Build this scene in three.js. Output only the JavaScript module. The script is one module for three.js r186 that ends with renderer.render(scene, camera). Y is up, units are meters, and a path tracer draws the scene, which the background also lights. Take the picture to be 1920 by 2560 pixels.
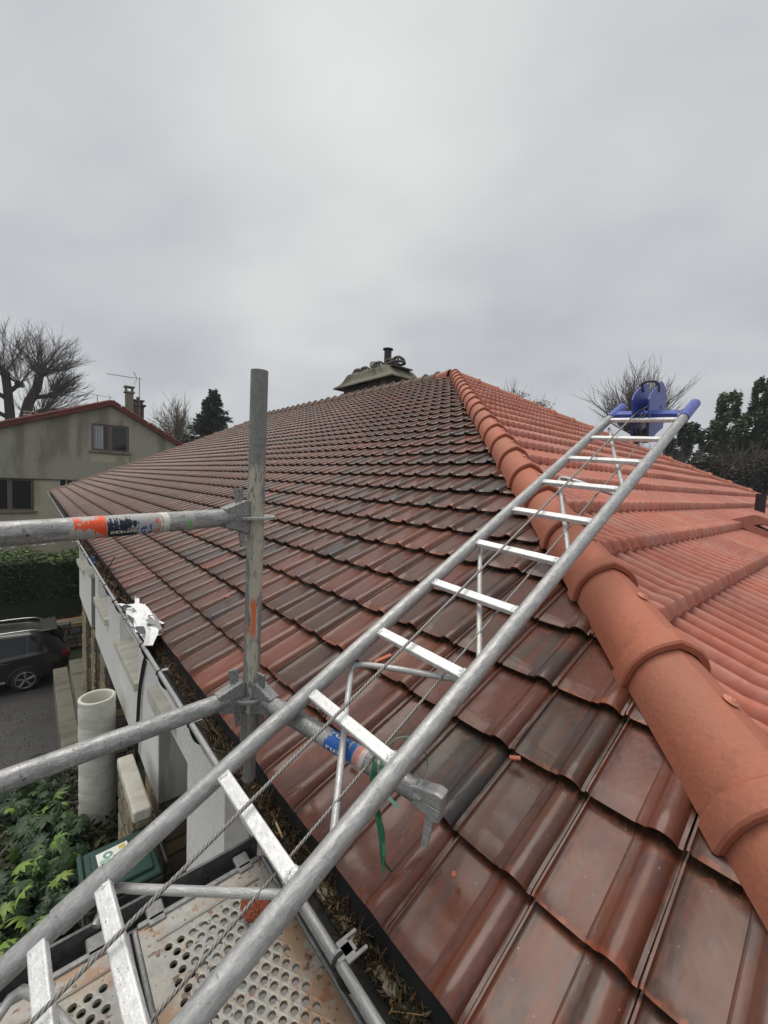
import * as THREE from 'three';
import { mergeGeometries, toCreasedNormals } from 'three/addons/utils/BufferGeometryUtils.js';
import { RoundedBoxGeometry } from 'three/addons/geometries/RoundedBoxGeometry.js';

// ------------------------------------------------------------------ camera
const scene = new THREE.Scene();
const camera = new THREE.PerspectiveCamera(102.245, 0.75, 0.05, 900);
{
  const right = new THREE.Vector3(0.64685, 0.04422, -0.76134), up = new THREE.Vector3(-0.08246, 0.99652, -0.01218), back = new THREE.Vector3(0.75815, 0.07066, 0.64824);
  const m = new THREE.Matrix4().makeBasis(right, up, back);
  camera.quaternion.setFromRotationMatrix(m);
  camera.position.set(0, 6.5, 0);
}
camera.updateMatrixWorld(true);

// ------------------------------------------------------------------ random and noise
let seed = 12345;
const srand = s => { seed = s >>> 0; };
const rnd = () => { seed = (seed + 0x6D2B79F5) >>> 0; let t = seed; t = Math.imul(t ^ (t >>> 15), t | 1); t ^= t + Math.imul(t ^ (t >>> 7), t | 61); return ((t ^ (t >>> 14)) >>> 0) / 4294967296; };
const rr = (a, b) => a + (b - a) * rnd();
const perm = new Float32Array(4096); srand(77); for (let i = 0; i < 4096; i++) perm[i] = rnd();
const hsh = (x, y) => perm[(Math.imul(x, 374761) + Math.imul(y, 668265) ^ Math.imul(x, y + 131)) & 4095];
function vnoise(x, y, px, py) {            // tileable value noise, period px, py
  const xi = Math.floor(x), yi = Math.floor(y), fx = x - xi, fy = y - yi;
  const sx = fx * fx * (3 - 2 * fx), sy = fy * fy * (3 - 2 * fy);
  let x0 = xi % px; if (x0 < 0) x0 += px; let y0 = yi % py; if (y0 < 0) y0 += py;
  const x1 = x0 + 1 === px ? 0 : x0 + 1, y1 = y0 + 1 === py ? 0 : y0 + 1;
  const p0 = Math.imul(x0, 374761), p1 = Math.imul(x1, 374761), r0 = Math.imul(y0, 668265), r1 = Math.imul(y1, 668265);
  const a = perm[((p0 + r0) ^ Math.imul(x0, y0 + 131)) & 4095], b = perm[((p1 + r0) ^ Math.imul(x1, y0 + 131)) & 4095], c = perm[((p0 + r1) ^ Math.imul(x0, y1 + 131)) & 4095], d = perm[((p1 + r1) ^ Math.imul(x1, y1 + 131)) & 4095];
  return a + (b - a) * sx + (c - a) * sy + (a - b - c + d) * sx * sy;
}
function fbm(u, v, fx, fy, oct = 4, off = 0) {   // u, v in 0..1, base frequency integer
  let s = 0, a = 0.5, n = 0;
  for (let i = 0; i < oct; i++) { s += a * vnoise(u * fx + off * 17, v * fy + off * 31, fx, fy); n += a; a *= 0.5; fx *= 2; fy *= 2; }
  return s / n;
}
const clamp = (x, a = 0, b = 1) => x < a ? a : x > b ? b : x;
const sstep = (a, b, x) => { const t = clamp((x - a) / (b - a)); return t * t * (3 - 2 * t); };
const lerp = (a, b, t) => a + (b - a) * t;
const mix3 = (a, b, t) => t <= 0 ? a : [lerp(a[0], b[0], t), lerp(a[1], b[1], t), lerp(a[2], b[2], t)];
const toS = x => x <= 0.0031308 ? x * 12.92 : 1.055 * Math.pow(x, 1 / 2.4) - 0.055;
const LUT = new Uint8Array(8193); for (let i = 0; i <= 8192; i++) LUT[i] = Math.round(255 * toS(Math.pow(i / 8192, 2)));
const q8 = x => LUT[Math.sqrt(x < 0 ? 0 : x > 1 ? 1 : x) * 8192 | 0];
function texRGB(w, h, fn) {                // fn(u, v) -> linear colour
  const d = new Uint8Array(w * h * 4);
  for (let y = 0; y < h; y++) for (let x = 0; x < w; x++) {
    const c = fn((x + .5) / w, (y + .5) / h), i = (y * w + x) * 4;
    d[i] = q8(c[0]); d[i + 1] = q8(c[1]); d[i + 2] = q8(c[2]); d[i + 3] = 255;
  }
  return fin(new THREE.DataTexture(d, w, h), true);
}
function texVal(w, h, fn) {                // one value per pixel (bump, roughness)
  const d = new Uint8Array(w * h * 4);
  for (let y = 0; y < h; y++) for (let x = 0; x < w; x++) { const c = 255 * clamp(fn((x + .5) / w, (y + .5) / h)), i = (y * w + x) * 4; d[i] = d[i + 1] = d[i + 2] = c; d[i + 3] = 255; }
  return fin(new THREE.DataTexture(d, w, h), false);
}
function fin(t, srgb) {
  t.wrapS = t.wrapT = THREE.RepeatWrapping; t.magFilter = THREE.LinearFilter; t.minFilter = THREE.LinearMipmapLinearFilter; t.generateMipmaps = true; t.anisotropy = 8;
  if (srgb) t.colorSpace = THREE.SRGBColorSpace; t.needsUpdate = true; return t;
}
function rep(t, x, y) { const c = t.clone(); c.repeat.set(x, y); c.needsUpdate = true; return c; }

// ------------------------------------------------------------------ sky: one overcast layer, all round
const SUN = new THREE.Vector3(-0.25, 0.95, 0.10).normalize();
{
  const w = 1024, h = 512, d = new Float32Array(w * h * 4);
  const cl = (x, z, f, o, s) => fbm(((x * s) % 1 + 1) % 1, ((z * s) % 1 + 1) % 1, f, f, o, 3);
  for (let j = 0; j < h; j++) for (let i = 0; i < w; i++) {
    const el = ((j + .5) / h - .5) * Math.PI, az = ((i + .5) / w - .5) * 2 * Math.PI;
    const y = Math.sin(el), x = Math.cos(el) * Math.cos(az), z = Math.cos(el) * Math.sin(az);
    const yy = Math.max(y, 0.0), k = 1 / (yy + 0.42);
    const X = x * k, Z = z * k;
    const n1 = cl(X, Z, 5, 4, 0.18), n2 = cl(X + 3.1, Z - 1.7, 7, 5, 0.21);
    // thinner cloud: long bands drifting across
    let b = 0.472 + 0.36 * (n1 - 0.5) + 0.20 * (n2 - 0.5) + 0.12 * (cl(X * 1.3 + Z, Z - X * 0.3, 9, 6, 0.3) - 0.5);
    // the layer is thinnest over the ridge
    const dd = x * -0.69 + y * 0.565 + z * -0.45;
    b += 0.085 * Math.exp(-(1 - dd) / 0.03) + 0.025 * Math.exp(-(1 - dd) / 0.2);
    b *= lerp(0.96, 1, sstep(0, 0.3, yy));
    const t = sstep(0.36, 0.52, b);
    const c = mix3([0.935, 0.985, 1.05], [0.98, 1.0, 1.0], t);
    const o = (j * w + i) * 4, g = y < -0.02 ? 0.35 : 1;
    d[o] = b * c[0] * g; d[o + 1] = b * c[1] * g; d[o + 2] = b * c[2] * g; d[o + 3] = 1;
  }
  const t = new THREE.DataTexture(d, w, h, THREE.RGBAFormat, THREE.FloatType);
  t.mapping = THREE.EquirectangularReflectionMapping; t.magFilter = t.minFilter = THREE.LinearFilter; t.wrapS = THREE.RepeatWrapping; t.needsUpdate = true;
  scene.background = t; scene.environment = t; scene.backgroundIntensity = 1; scene.environmentIntensity = 1;
}
const sun = new THREE.DirectionalLight(0xfff6ea, 1.5);
sun.position.copy(SUN.clone().multiplyScalar(60)).add(new THREE.Vector3(-6, 5, -4)); sun.target.position.set(-6, 5, -4);
sun.castShadow = true; sun.shadow.radius = 90; sun.shadow.mapSize.set(2048, 2048);
Object.assign(sun.shadow.camera, { left: -40, right: 40, top: 40, bottom: -40, near: 1, far: 160 });
scene.add(sun, sun.target);

const renderer = new THREE.WebGLRenderer({ antialias: true });
renderer.toneMapping = THREE.LinearToneMapping; renderer.toneMappingExposure = 1.42;
renderer.shadowMap.enabled = true; renderer.shadowMap.type = THREE.PCFSoftShadowMap;

// ------------------------------------------------------------------ geometry and naming helpers
const V = (x, y, z) => new THREE.Vector3(x, y, z);
const names = {};
function numbered(n) { const k = names[n] = (names[n] ?? -1) + 1; return k ? n + '_' + String(k).padStart(3, '0') : n; }
function info(o, label, category, group, kind) { if (label) o.userData.label = label; if (category) o.userData.category = category; if (group) o.userData.group = group; if (kind) o.userData.kind = kind; return o; }
const rebases = [];
function thing(name, label, category, base = [0, 0, 0], group) {       // children may be given in world coordinates; the group itself sits at its base
  const o = new THREE.Group(); o.name = numbered(name); info(o, label, category, group); scene.add(o);
  rebases.push([o, V(...base)]); return o;
}
function ni(g) { const q = g.index ? g.toNonIndexed() : g; for (const k of Object.keys(q.attributes)) if (!['position', 'normal', 'uv', 'color'].includes(k)) q.deleteAttribute(k); return q; }
function mesh(name, geos, mat, parent) {
  const list = (Array.isArray(geos) ? geos : [geos]).map(ni);
  const g = list.length > 1 ? mergeGeometries(list) : list[0];
  const m = new THREE.Mesh(g, mat); m.castShadow = m.receiveShadow = true;
  m.name = parent ? name : numbered(name); (parent || scene).add(m);
  if (parent) { const c = parent.userData.cnt ??= {}; const k = c[name] = (c[name] ?? -1) + 1; if (k) m.name = name + '_' + String(k).padStart(3, '0'); Object.defineProperty(parent.userData, 'cnt', { value: c, enumerable: false }); }
  return m;
}
function struct(name, geos, mat) { const m = mesh(name, geos, mat); m.userData.kind = 'structure'; return m; }
function uvBox(g, s = 1) {                 // uv in metres from the face direction
  g = ni(g); const p = g.attributes.position, n = p.count, uv = new Float32Array(n * 2);
  const a = V(0, 0, 0), b = V(0, 0, 0), c = V(0, 0, 0), e = V(0, 0, 0);
  for (let i = 0; i < n; i += 3) {
    a.fromBufferAttribute(p, i); b.fromBufferAttribute(p, i + 1); c.fromBufferAttribute(p, i + 2);
    e.copy(b).sub(a).cross(c.clone().sub(a)); const X = Math.abs(e.x), Y = Math.abs(e.y), Z = Math.abs(e.z);
    [a, b, c].forEach((q, k) => { const [u, v] = Y >= X && Y >= Z ? [q.x, q.z] : X >= Z ? [q.z, q.y] : [q.x, q.y]; uv[(i + k) * 2] = u * s; uv[(i + k) * 2 + 1] = v * s; });
  }
  g.setAttribute('uv', new THREE.BufferAttribute(uv, 2)); return g;
}
function box(x0, x1, y0, y1, z0, z1, r = 0) {
  const w = x1 - x0, h = y1 - y0, d = z1 - z0;
  const g = r ? new RoundedBoxGeometry(w, h, d, 2, Math.min(r, w / 2.1, h / 2.1, d / 2.1)) : new THREE.BoxGeometry(w, h, d);
  g.translate((x0 + x1) / 2, (y0 + y1) / 2, (z0 + z1) / 2); return uvBox(g);
}
function cyl(a, b, r1, r2 = r1, seg = 16, open = false, us = 1) {
  const L = a.distanceTo(b), g = new THREE.CylinderGeometry(r2, r1, L, seg, 1, open);
  const uv = g.attributes.uv; for (let i = 0; i < uv.count; i++) uv.setXY(i, uv.getX(i) * us, uv.getY(i) * L);
  g.translate(0, L / 2, 0); g.applyQuaternion(new THREE.Quaternion().setFromUnitVectors(V(0, 1, 0), b.clone().sub(a).normalize())); g.translate(a.x, a.y, a.z); return ni(g);
}
function pipe(a, b, r, wall, seg = 28) {    // hollow tube with open ends
  const L = a.distanceTo(b);
  const g = new THREE.LatheGeometry([V(r - wall, 0, 0), V(r, 0, 0), V(r, 0, 0), V(r, L, 0), V(r, L, 0), V(r - wall, L, 0), V(r - wall, L, 0), V(r - wall, 0, 0)].map(p => new THREE.Vector2(p.x, p.y)), seg);
  const q = new THREE.Quaternion().setFromUnitVectors(V(0, 1, 0), b.clone().sub(a).normalize());
  const uv = g.attributes.uv, p = g.attributes.position; for (let i = 0; i < uv.count; i++) uv.setXY(i, uv.getX(i), p.getY(i));
  g.applyQuaternion(q); g.translate(a.x, a.y, a.z); return ni(g);
}
function curveTube(pts, r, seg = 24, sides = 8, closed = false) {
  const c = new THREE.CatmullRomCurve3(pts, closed, 'centripetal'); const g = new THREE.TubeGeometry(c, seg, r, sides, closed);
  const L = c.getLength(), uv = g.attributes.uv; for (let i = 0; i < uv.count; i++) uv.setXY(i, uv.getY(i), uv.getX(i) * L);
  return ni(g);
}
function xf(g, m) { g.applyMatrix4(m); return g; }
class Buf {                                 // loose triangles with smooth or flat normals
  constructor() { this.p = []; this.u = []; this.c = []; this.n = []; }
  tri(a, b, c, ua, ub, uc, na, nb, nc) {
    this.p.push(a.x, a.y, a.z, b.x, b.y, b.z, c.x, c.y, c.z); this.u.push(...ua, ...ub, ...uc);
    if (!na) { const n = b.clone().sub(a).cross(c.clone().sub(a)).normalize(); na = nb = nc = n; }
    this.n.push(na.x, na.y, na.z, nb.x, nb.y, nb.z, nc.x, nc.y, nc.z);
  }
  quad(a, b, c, d, ua = [0, 0], ub = [1, 0], uc = [1, 1], ud = [0, 1]) { this.tri(a, b, c, ua, ub, uc); this.tri(a, c, d, ua, uc, ud); }
  geo() {
    const g = new THREE.BufferGeometry();
    g.setAttribute('position', new THREE.BufferAttribute(new Float32Array(this.p), 3)); g.setAttribute('normal', new THREE.BufferAttribute(new Float32Array(this.n), 3)); g.setAttribute('uv', new THREE.BufferAttribute(new Float32Array(this.u), 2));
    if (this.c.length) g.setAttribute('color', new THREE.BufferAttribute(new Float32Array(this.c), 3));
    return g;
  }
}
// a grid surface: P[i][j] points, smooth normals, uv from U[i][j]
function gridGeo(P, U, flip = false) {
  const ni_ = P.length, nj = P[0].length, pos = [], uv = [], idx = [];
  for (let i = 0; i < ni_; i++) for (let j = 0; j < nj; j++) { const q = P[i][j]; pos.push(q.x, q.y, q.z); uv.push(U[i][j][0], U[i][j][1]); }
  for (let i = 0; i < ni_ - 1; i++) for (let j = 0; j < nj - 1; j++) { const a = i * nj + j, b = a + 1, c = a + nj, d = c + 1; flip ? idx.push(a, b, c, b, d, c) : idx.push(a, c, b, b, c, d); }
  const g = new THREE.BufferGeometry(); g.setAttribute('position', new THREE.Float32BufferAttribute(pos, 3)); g.setAttribute('uv', new THREE.Float32BufferAttribute(uv, 2)); g.setIndex(idx); g.computeVertexNormals();
  return ni(g);
}
function ribbon(pts, wid, side, thick = 0) { // flat band through points
  const c = new THREE.CatmullRomCurve3(pts, false, 'centripetal'), n = pts.length * 4, P = [], U = [], L = c.getLength();
  for (let i = 0; i <= n; i++) { const q = c.getPoint(i / n), s = typeof side === 'function' ? side(i / n) : side; P.push([q.clone().addScaledVector(s, -wid / 2), q.clone(), q.clone().addScaledVector(s, wid / 2)]); U.push([[0, i / n * L], [wid / 2, i / n * L], [wid, i / n * L]]); }
  return gridGeo(P, U);
}

// ------------------------------------------------------------------ materials
const std = o => new THREE.MeshStandardMaterial(o), phy = o => new THREE.MeshPhysicalMaterial(o);
const lin = (r, g, b) => new THREE.Color().setRGB(r, g, b);
// old engobed tiles: sheet of 12 x 12 different tiles, u across the tile, v up the slope
const NC = 12;
const cellTone = []; srand(501);
for (let i = 0; i < NC * NC; i++) {
  const t = rnd();
  const base = t < 0.42 ? [0.098, 0.053, 0.044] : t < 0.64 ? [0.072, 0.056, 0.053] : t < 0.88 ? [0.122, 0.058, 0.046] : [0.180, 0.072, 0.050];
  const k = rr(0.82, 1.16);
  cellTone.push({ c: base.map(x => x * k), rust: rnd() < 0.45 ? rr(0.4, 1.0) : rr(0, 0.3), lich: rnd() < 0.4 ? rr(0.3, 0.8) : rr(0, 0.2), top: rr(0.1, 0.9), side: rr(0, 0.8), arc: rnd() < 0.6 });
}
const tileMap = texRGB(2048, 2048, (u, v) => {
  const ci = Math.min(NC - 1, Math.floor(u * NC)), cj = Math.min(NC - 1, Math.floor(v * NC)), T = cellTone[cj * NC + ci];
  const a = u * NC - ci, b = v * NC - cj;
  const n1 = fbm(u, v, 48, 48, 4, 1), n2 = fbm(u, v, 300, 300, 2, 2), n3 = fbm(u, v, 26, 26, 2, 3), nl = fbm(u, v, 150, 40, 2, 4);
  const k0 = (0.74 + 0.50 * n1) * (0.80 + 0.42 * n2); let c = [T.c[0] * k0, T.c[1] * k0, T.c[2] * k0];
  c = mix3(c, [c[0] * 0.86, c[1] * 0.98, c[2] * 1.12], sstep(0.5, 0.66, n3) * 0.7);
  // bare clay where the engobe has worn off: lower edge, roll nose, lip
  const edge = Math.max(sstep(0.10, 0.0, b) * T.rust * 1.5, sstep(0.11, 0.0, Math.abs(a - 0.78) - 0.02) * sstep(0.14, 0.0, b) * T.rust * 1.6, sstep(0.12, 0.03, a) * sstep(0.5, 0.0, b) * T.side * 0.55);
  c = mix3(c, [0.30, 0.105, 0.055], sstep(0.40, 0.62, edge * 0.62 + (n1 - 0.5) * 1.0 + (n2 - 0.5) * 0.5) * 0.85);
  // rust coloured run-off stains in the pan
  c = mix3(c, [0.135, 0.050, 0.025], sstep(0.50, 0.68, nl + T.rust * 0.12) * 0.65);
  // clay rim and moss under the lap of the tile above
  const top = sstep(0.70, 0.80, b) * T.top;
  c = mix3(c, [0.26, 0.10, 0.06], sstep(0.52, 0.62, n1 * 0.6 + n2 * 0.3 + top * 0.22) * sstep(0.68, 0.75, b) * 0.7);
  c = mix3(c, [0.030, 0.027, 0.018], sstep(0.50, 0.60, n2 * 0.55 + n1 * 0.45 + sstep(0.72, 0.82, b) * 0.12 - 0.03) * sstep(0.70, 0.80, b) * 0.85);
  // dark lichen pepper
  c = mix3(c, [0.028, 0.026, 0.022], sstep(0.63, 0.70, n2 * 0.75 + n1 * 0.15 + T.lich * 0.12) * T.lich * 0.9);
  // grime and moss grains along the interlock
  const grv = Math.max(sstep(0.045, 0.0, Math.abs(a - 0.095)), sstep(0.06, 0.0, Math.abs(a - 0.955)));
  c = mix3(c, [0.055, 0.026, 0.014], grv * sstep(0.38, 0.55, n1 * 0.5 + n2 * 0.5) * 0.8);
  // moulded crescents left by the lap
  if (T.arc) for (const ax of [0.22, 0.47]) { const dx = (a - ax) * 0.2, dy = (b - 0.845) * 0.306, q = Math.hypot(dx, dy); if (dy < 0) c = mix3(c, [0.03, 0.018, 0.015], sstep(0.0022, 0.0006, Math.abs(q - 0.026)) * 0.55); }
  // white mineral specks
  if (hsh(Math.floor(u * 1200), Math.floor(v * 1500)) > 0.9985 && hsh(Math.floor(v * 900), Math.floor(u * 700)) > 0.6) c = mix3(c, [0.42, 0.38, 0.34], 0.75);
  return c;
});
const tileRough = texVal(768, 768, (u, v) => 0.20 + 0.36 * fbm(u, v, 60, 60, 4, 6) * (0.7 + 0.6 * fbm(u, v, 14, 14, 2, 7)));
const tileBump = texVal(1024, 1024, (u, v) => 0.6 * fbm(u, v, 90, 90, 4, 8) + 0.4 * fbm(u, v, 256, 256, 2, 9));
const M = {};
const tileMat = (c, k = 1) => phy({ map: tileMap, color: lin(...c), roughnessMap: tileRough, roughness: k, bumpMap: tileBump, bumpScale: 0.0015, clearcoat: 0.3, clearcoatRoughness: 0.16, specularIntensity: 0.6 });
M.tile = [[0.88, 0.74, 0.66], [1.12, 0.80, 0.66], [0.62, 0.60, 0.60], [0.95, 0.68, 0.58], [0.78, 0.72, 0.68]].map(c => tileMat(c));
M.tileField = tileMat([0.88, 0.72, 0.65]); M.tileField.vertexColors = true;
// new salmon tiles
const newMap = texRGB(640, 640, (u, v) => {
  const a = fbm(u, v, 30, 30, 4, 11), b = fbm(u, v, 160, 160, 3, 12), d = fbm(u, v, 9, 9, 3, 13);
  let c = mix3([0.44, 0.165, 0.122], [0.45, 0.215, 0.175], sstep(0.35, 0.65, d));
  c = c.map(x => x * (0.82 + 0.36 * a)); c = mix3(c, [0.40, 0.27, 0.24], sstep(0.56, 0.75, b) * 0.35);
  return mix3(c, [0.34, 0.105, 0.07], sstep(0.60, 0.74, a) * 0.5);
});
const newBump = texVal(512, 512, (u, v) => fbm(u, v, 120, 120, 3, 14));
M.newTile = [[1, 0.86, 0.80], [0.90, 0.76, 0.72], [1.06, 0.90, 0.82], [0.98, 0.92, 0.88]].map(c => phy({ map: newMap, color: lin(...c), roughness: 0.6, bumpMap: newBump, bumpScale: 0.0008 }));
const capMap = texRGB(640, 640, (u, v) => {
  const a = fbm(u, v, 5, 5, 3, 16), b = fbm(u, v, 150, 150, 3, 17), d = fbm(u, v, 24, 24, 4, 18);
  let c = mix3([0.42, 0.148, 0.092], [0.38, 0.155, 0.105], sstep(0.35, 0.7, a)).map(x => x * (0.90 + 0.20 * b));
  return mix3(c, [0.25, 0.105, 0.07], sstep(0.68, 0.82, d) * 0.4);
});
M.cap = [[1, 0.86, 0.76], [0.90, 0.80, 0.74], [1.05, 0.86, 0.74], [0.95, 0.85, 0.78]].map(c => std({ map: capMap, color: lin(...c), roughness: 0.62, bumpMap: newBump, bumpScale: 0.0012 }));
const oldCapMap = texRGB(512, 512, (u, v) => { const a = fbm(u, v, 10, 10, 4, 21), b = fbm(u, v, 50, 50, 3, 22); let c = mix3([0.20, 0.098, 0.072], [0.17, 0.155, 0.125], sstep(0.36, 0.56, a)); return mix3(c, [0.085, 0.075, 0.06], sstep(0.52, 0.68, b) * 0.7); });
M.oldCap = std({ map: oldCapMap, roughness: 0.75, bumpMap: newBump, bumpScale: 0.004 });
M.mortar = std({ color: lin(0.27, 0.23, 0.19), map: texRGB(256, 256, (u, v) => { const k = 0.75 + 0.5 * fbm(u, v, 20, 20, 4, 23); return [k, k, k]; }), roughness: 0.95, bumpMap: newBump, bumpScale: 0.006 });
M.screw = std({ color: lin(0.55, 0.20, 0.13), roughness: 0.4 });
M.batten = std({ color: lin(0.09, 0.055, 0.035), roughness: 0.9 });
// galvanised steel: zinc flowers, blotches, white bloom, scratches along the tube
const galvFn = (lo, hi, dirt, o) => (u, v) => {
  const a = fbm(u, v, 16, 16, 3, o), b = fbm(u, v, 70, 70, 3, o + 1), s = fbm(u, v, 8, 128, 3, o + 2), d = fbm(u, v, 24, 48, 4, o + 3);
  let k = lerp(lo, hi, sstep(0.25, 0.75, a * 0.5 + b * 0.5));
  let c = [k, k * 1.015, k * 1.02];
  c = mix3(c, [k * 1.4, k * 1.4, k * 1.38], sstep(0.64, 0.74, d) * 0.5);
  c = mix3(c, [0.06, 0.058, 0.055], sstep(0.66, 0.76, s * 0.5 + b * 0.5) * dirt);
  return c;
};
const galvBump = texVal(512, 512, (u, v) => 0.5 * fbm(u, v, 40, 40, 4, 31) + 0.5 * fbm(u, v, 10, 20, 3, 32));
const galvRough = texVal(512, 512, (u, v) => 0.28 + 0.4 * fbm(u, v, 24, 24, 4, 33));
const galv = (lo, hi, dirt, o, ru, rv, metal = 0.45) => std({ map: rep(texRGB(400, 400, galvFn(lo, hi, dirt, o)), ru, rv), roughness: 1, roughnessMap: rep(galvRough, ru, rv), metalness: metal, bumpMap: rep(galvBump, ru, rv), bumpScale: 0.0012 });
M.rail = galv(0.31, 0.46, 0.5, 40, 1, 2);
M.ledger = galv(0.22, 0.40, 0.9, 44, 1, 2.2, 0.4);
M.rung = galv(0.66, 0.85, 0.75, 48, 5, 5, 0.25);
M.brace = galv(0.42, 0.6, 0.4, 52, 1, 3);
M.cast = galv(0.16, 0.34, 0.7, 56, 4, 4, 0.35);
M.zinc = galv(0.20, 0.30, 0.5, 60, 2, 2, 0.35);
M.zincDark = std({ map: rep(texRGB(512, 512, (u, v) => { const a = fbm(u, v, 10, 10, 4, 61), b = fbm(u, v, 80, 80, 3, 62); let k = 0.016 + 0.022 * a; let c = [k, k * 1.05, k * 1.12]; return mix3(c, [0.05, 0.038, 0.02], sstep(0.55, 0.7, b * 0.4 + a * 0.6) * 0.7); }), 2, 2), roughness: 0.7, metalness: 0.0, bumpMap: galvBump, bumpScale: 0.001 });
M.lip = galv(0.27, 0.38, 0.35, 64, 1, 1.5, 0.3);
// scaffold post: old cream paint, bare steel, orange marks; v in metres up the tube
const postMap = texRGB(384, 768, (u, v) => {
  const a = fbm(u, v, 6, 12, 4, 70), b = fbm(u, v, 40, 80, 3, 71), d = fbm(u, v, 20, 200, 3, 72);
  let k = 0.15 + 0.16 * b; let c = [k, k * 1.02, k * 0.98];
  c = mix3(c, [0.31, 0.32, 0.31], sstep(0.6, 0.72, d) * 0.4);
  const y = v * 1.3, dip = sstep(0.03, 0.06, y) * 0;
  // paint left between 0.33 and 0.98 m, mostly on the camera side
  const band = sstep(0.50, 0.60, y) * sstep(1.02, 0.88, y) * 0.9 + sstep(0.25, 0.3, y) * sstep(0.55, 0.5, y) * 0.52 + dip;
  const side = 0.5 + 0.5 * Math.cos((u - 0.19) * Math.PI * 2);
  const p = sstep(0.47, 0.52, band * 0.50 + side * 0.34 + (a - 0.5) * 1.1 + (b - 0.5) * 0.35 - 0.08);
  c = mix3(c, mix3([0.50, 0.46, 0.37], [0.40, 0.39, 0.35], sstep(0.4, 0.7, b)), p);
  c = mix3(c, [0.10, 0.10, 0.09], sstep(0.68, 0.76, b) * 0.7);
  const o = sstep(0.425, 0.45, y) * sstep(0.56, 0.53, y) * Math.max(sstep(0.055, 0.03, Math.abs(u - 0.20)), sstep(0.03, 0.015, Math.abs(u - 0.08)));
  c = mix3(c, [0.72, 0.16, 0.06], o * sstep(0.42, 0.5, a * 0.6 + b * 0.4));
  return c;
});
M.post = std({ map: postMap, roughness: 0.62, metalness: 0.15, bumpMap: galvBump, bumpScale: 0.0015 }); M.post.map.repeat.set(1, 1 / 1.3);
M.rosette = std({ map: rep(texRGB(256, 256, (u, v) => { const a = fbm(u, v, 14, 14, 4, 75); return mix3([0.46, 0.45, 0.40], [0.22, 0.22, 0.2], sstep(0.5, 0.62, a)); }), 6, 6), roughness: 0.55, metalness: 0.25 });
// perforated deck: zinc with rust, mortar spills, red tile dust
M.deck = std({ map: texRGB(768, 768, (u, v) => {
  const a = fbm(u, v, 5, 5, 4, 80), b = fbm(u, v, 40, 40, 4, 81), d = fbm(u, v, 12, 12, 4, 82), e = fbm(u, v, 18, 18, 4, 83);
  let k = 0.30 + 0.22 * b; let c = [k, k * 0.99, k * 0.93];
  c = mix3(c, [0.36, 0.20, 0.10], sstep(0.47, 0.62, a * 0.7 + b * 0.3) * 0.75);
  c = mix3(c, [0.50, 0.47, 0.39], sstep(0.55, 0.68, d * 0.8 + b * 0.2) * 0.6);
  c = mix3(c, [0.30, 0.09, 0.06], sstep(0.66, 0.76, e * 0.8 + b * 0.2) * 0.6);
  c = mix3(c, [0.07, 0.06, 0.05], sstep(0.68, 0.76, b) * 0.7);
  return c;
}), roughness: 0.5, metalness: 0.25, bumpMap: galvBump, bumpScale: 0.0015 });
M.steelDark = galv(0.08, 0.15, 0.5, 86, 3, 3, 0.3);
M.blue = std({ map: texRGB(256, 256, (u, v) => { const a = fbm(u, v, 20, 20, 4, 90), b = fbm(u, v, 60, 60, 3, 91); return mix3([0.075, 0.11, 0.43], [0.13, 0.15, 0.36], sstep(0.55, 0.72, a * 0.6 + b * 0.4)); }), roughness: 0.42 });
M.cable = std({ map: rep(texRGB(128, 128, (u, v) => { const t = Math.abs(((u * 3 + v * 3) % 1) - 0.5) * 2; const k = 0.10 + 0.26 * sstep(0.15, 0.6, t); return [k * 1.05, k, k * 0.95]; }), 1, 33), bumpMap: rep(texVal(128, 128, (u, v) => Math.abs(((u * 3 + v * 3) % 1) - 0.5) * 2), 1, 33), bumpScale: 0.0012, roughness: 0.5, metalness: 0.35 });
M.green = std({ color: lin(0.025, 0.16, 0.075), roughness: 0.45, side: THREE.DoubleSide });
M.greenPale = std({ color: lin(0.22, 0.45, 0.36), roughness: 0.55, side: THREE.DoubleSide });
// walls
const wallMap = (c, st, k, o, sx = 6, sy = 2) => texRGB(448, 448, (u, v) => { const a = fbm(u, v, sx * 3, sy, 4, o), b = fbm(u, v, 120, 120, 3, o + 1), d = fbm(u, v, 5, 4, 4, o + 2); let q = c.map(x => x * (0.9 + 0.2 * b)); return mix3(q, st.map(x => x * (0.85 + 0.3 * b)), sstep(0.42, 0.68, a * 0.55 + d * 0.45) * k); });
const grain = texVal(512, 512, (u, v) => fbm(u, v, 90, 90, 4, 99));
M.white = std({ map: rep(wallMap([0.86, 0.85, 0.83], [0.78, 0.765, 0.74], 0.45, 100), 0.4, 0.4), roughness: 0.9, bumpMap: rep(grain, 1.5, 1.5), bumpScale: 0.003 });
M.whiteStain = std({ map: rep(wallMap([0.60, 0.60, 0.57], [0.30, 0.30, 0.27], 0.75, 104), 0.9, 0.7), roughness: 0.9, bumpMap: rep(grain, 1.5, 1.5), bumpScale: 0.003 });
M.sill = std({ map: rep(wallMap([0.68, 0.655, 0.58], [0.42, 0.39, 0.30], 0.6, 108, 3, 4), 1.1, 1.1), roughness: 0.85, bumpMap: rep(grain, 2, 2), bumpScale: 0.004 });
M.pink = std({ map: rep(wallMap([0.56, 0.50, 0.47], [0.50, 0.44, 0.41], 0.4, 110), 0.5, 0.5), roughness: 0.9 });
M.shutter = std({ color: lin(0.20, 0.09, 0.07), roughness: 0.6 });
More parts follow.
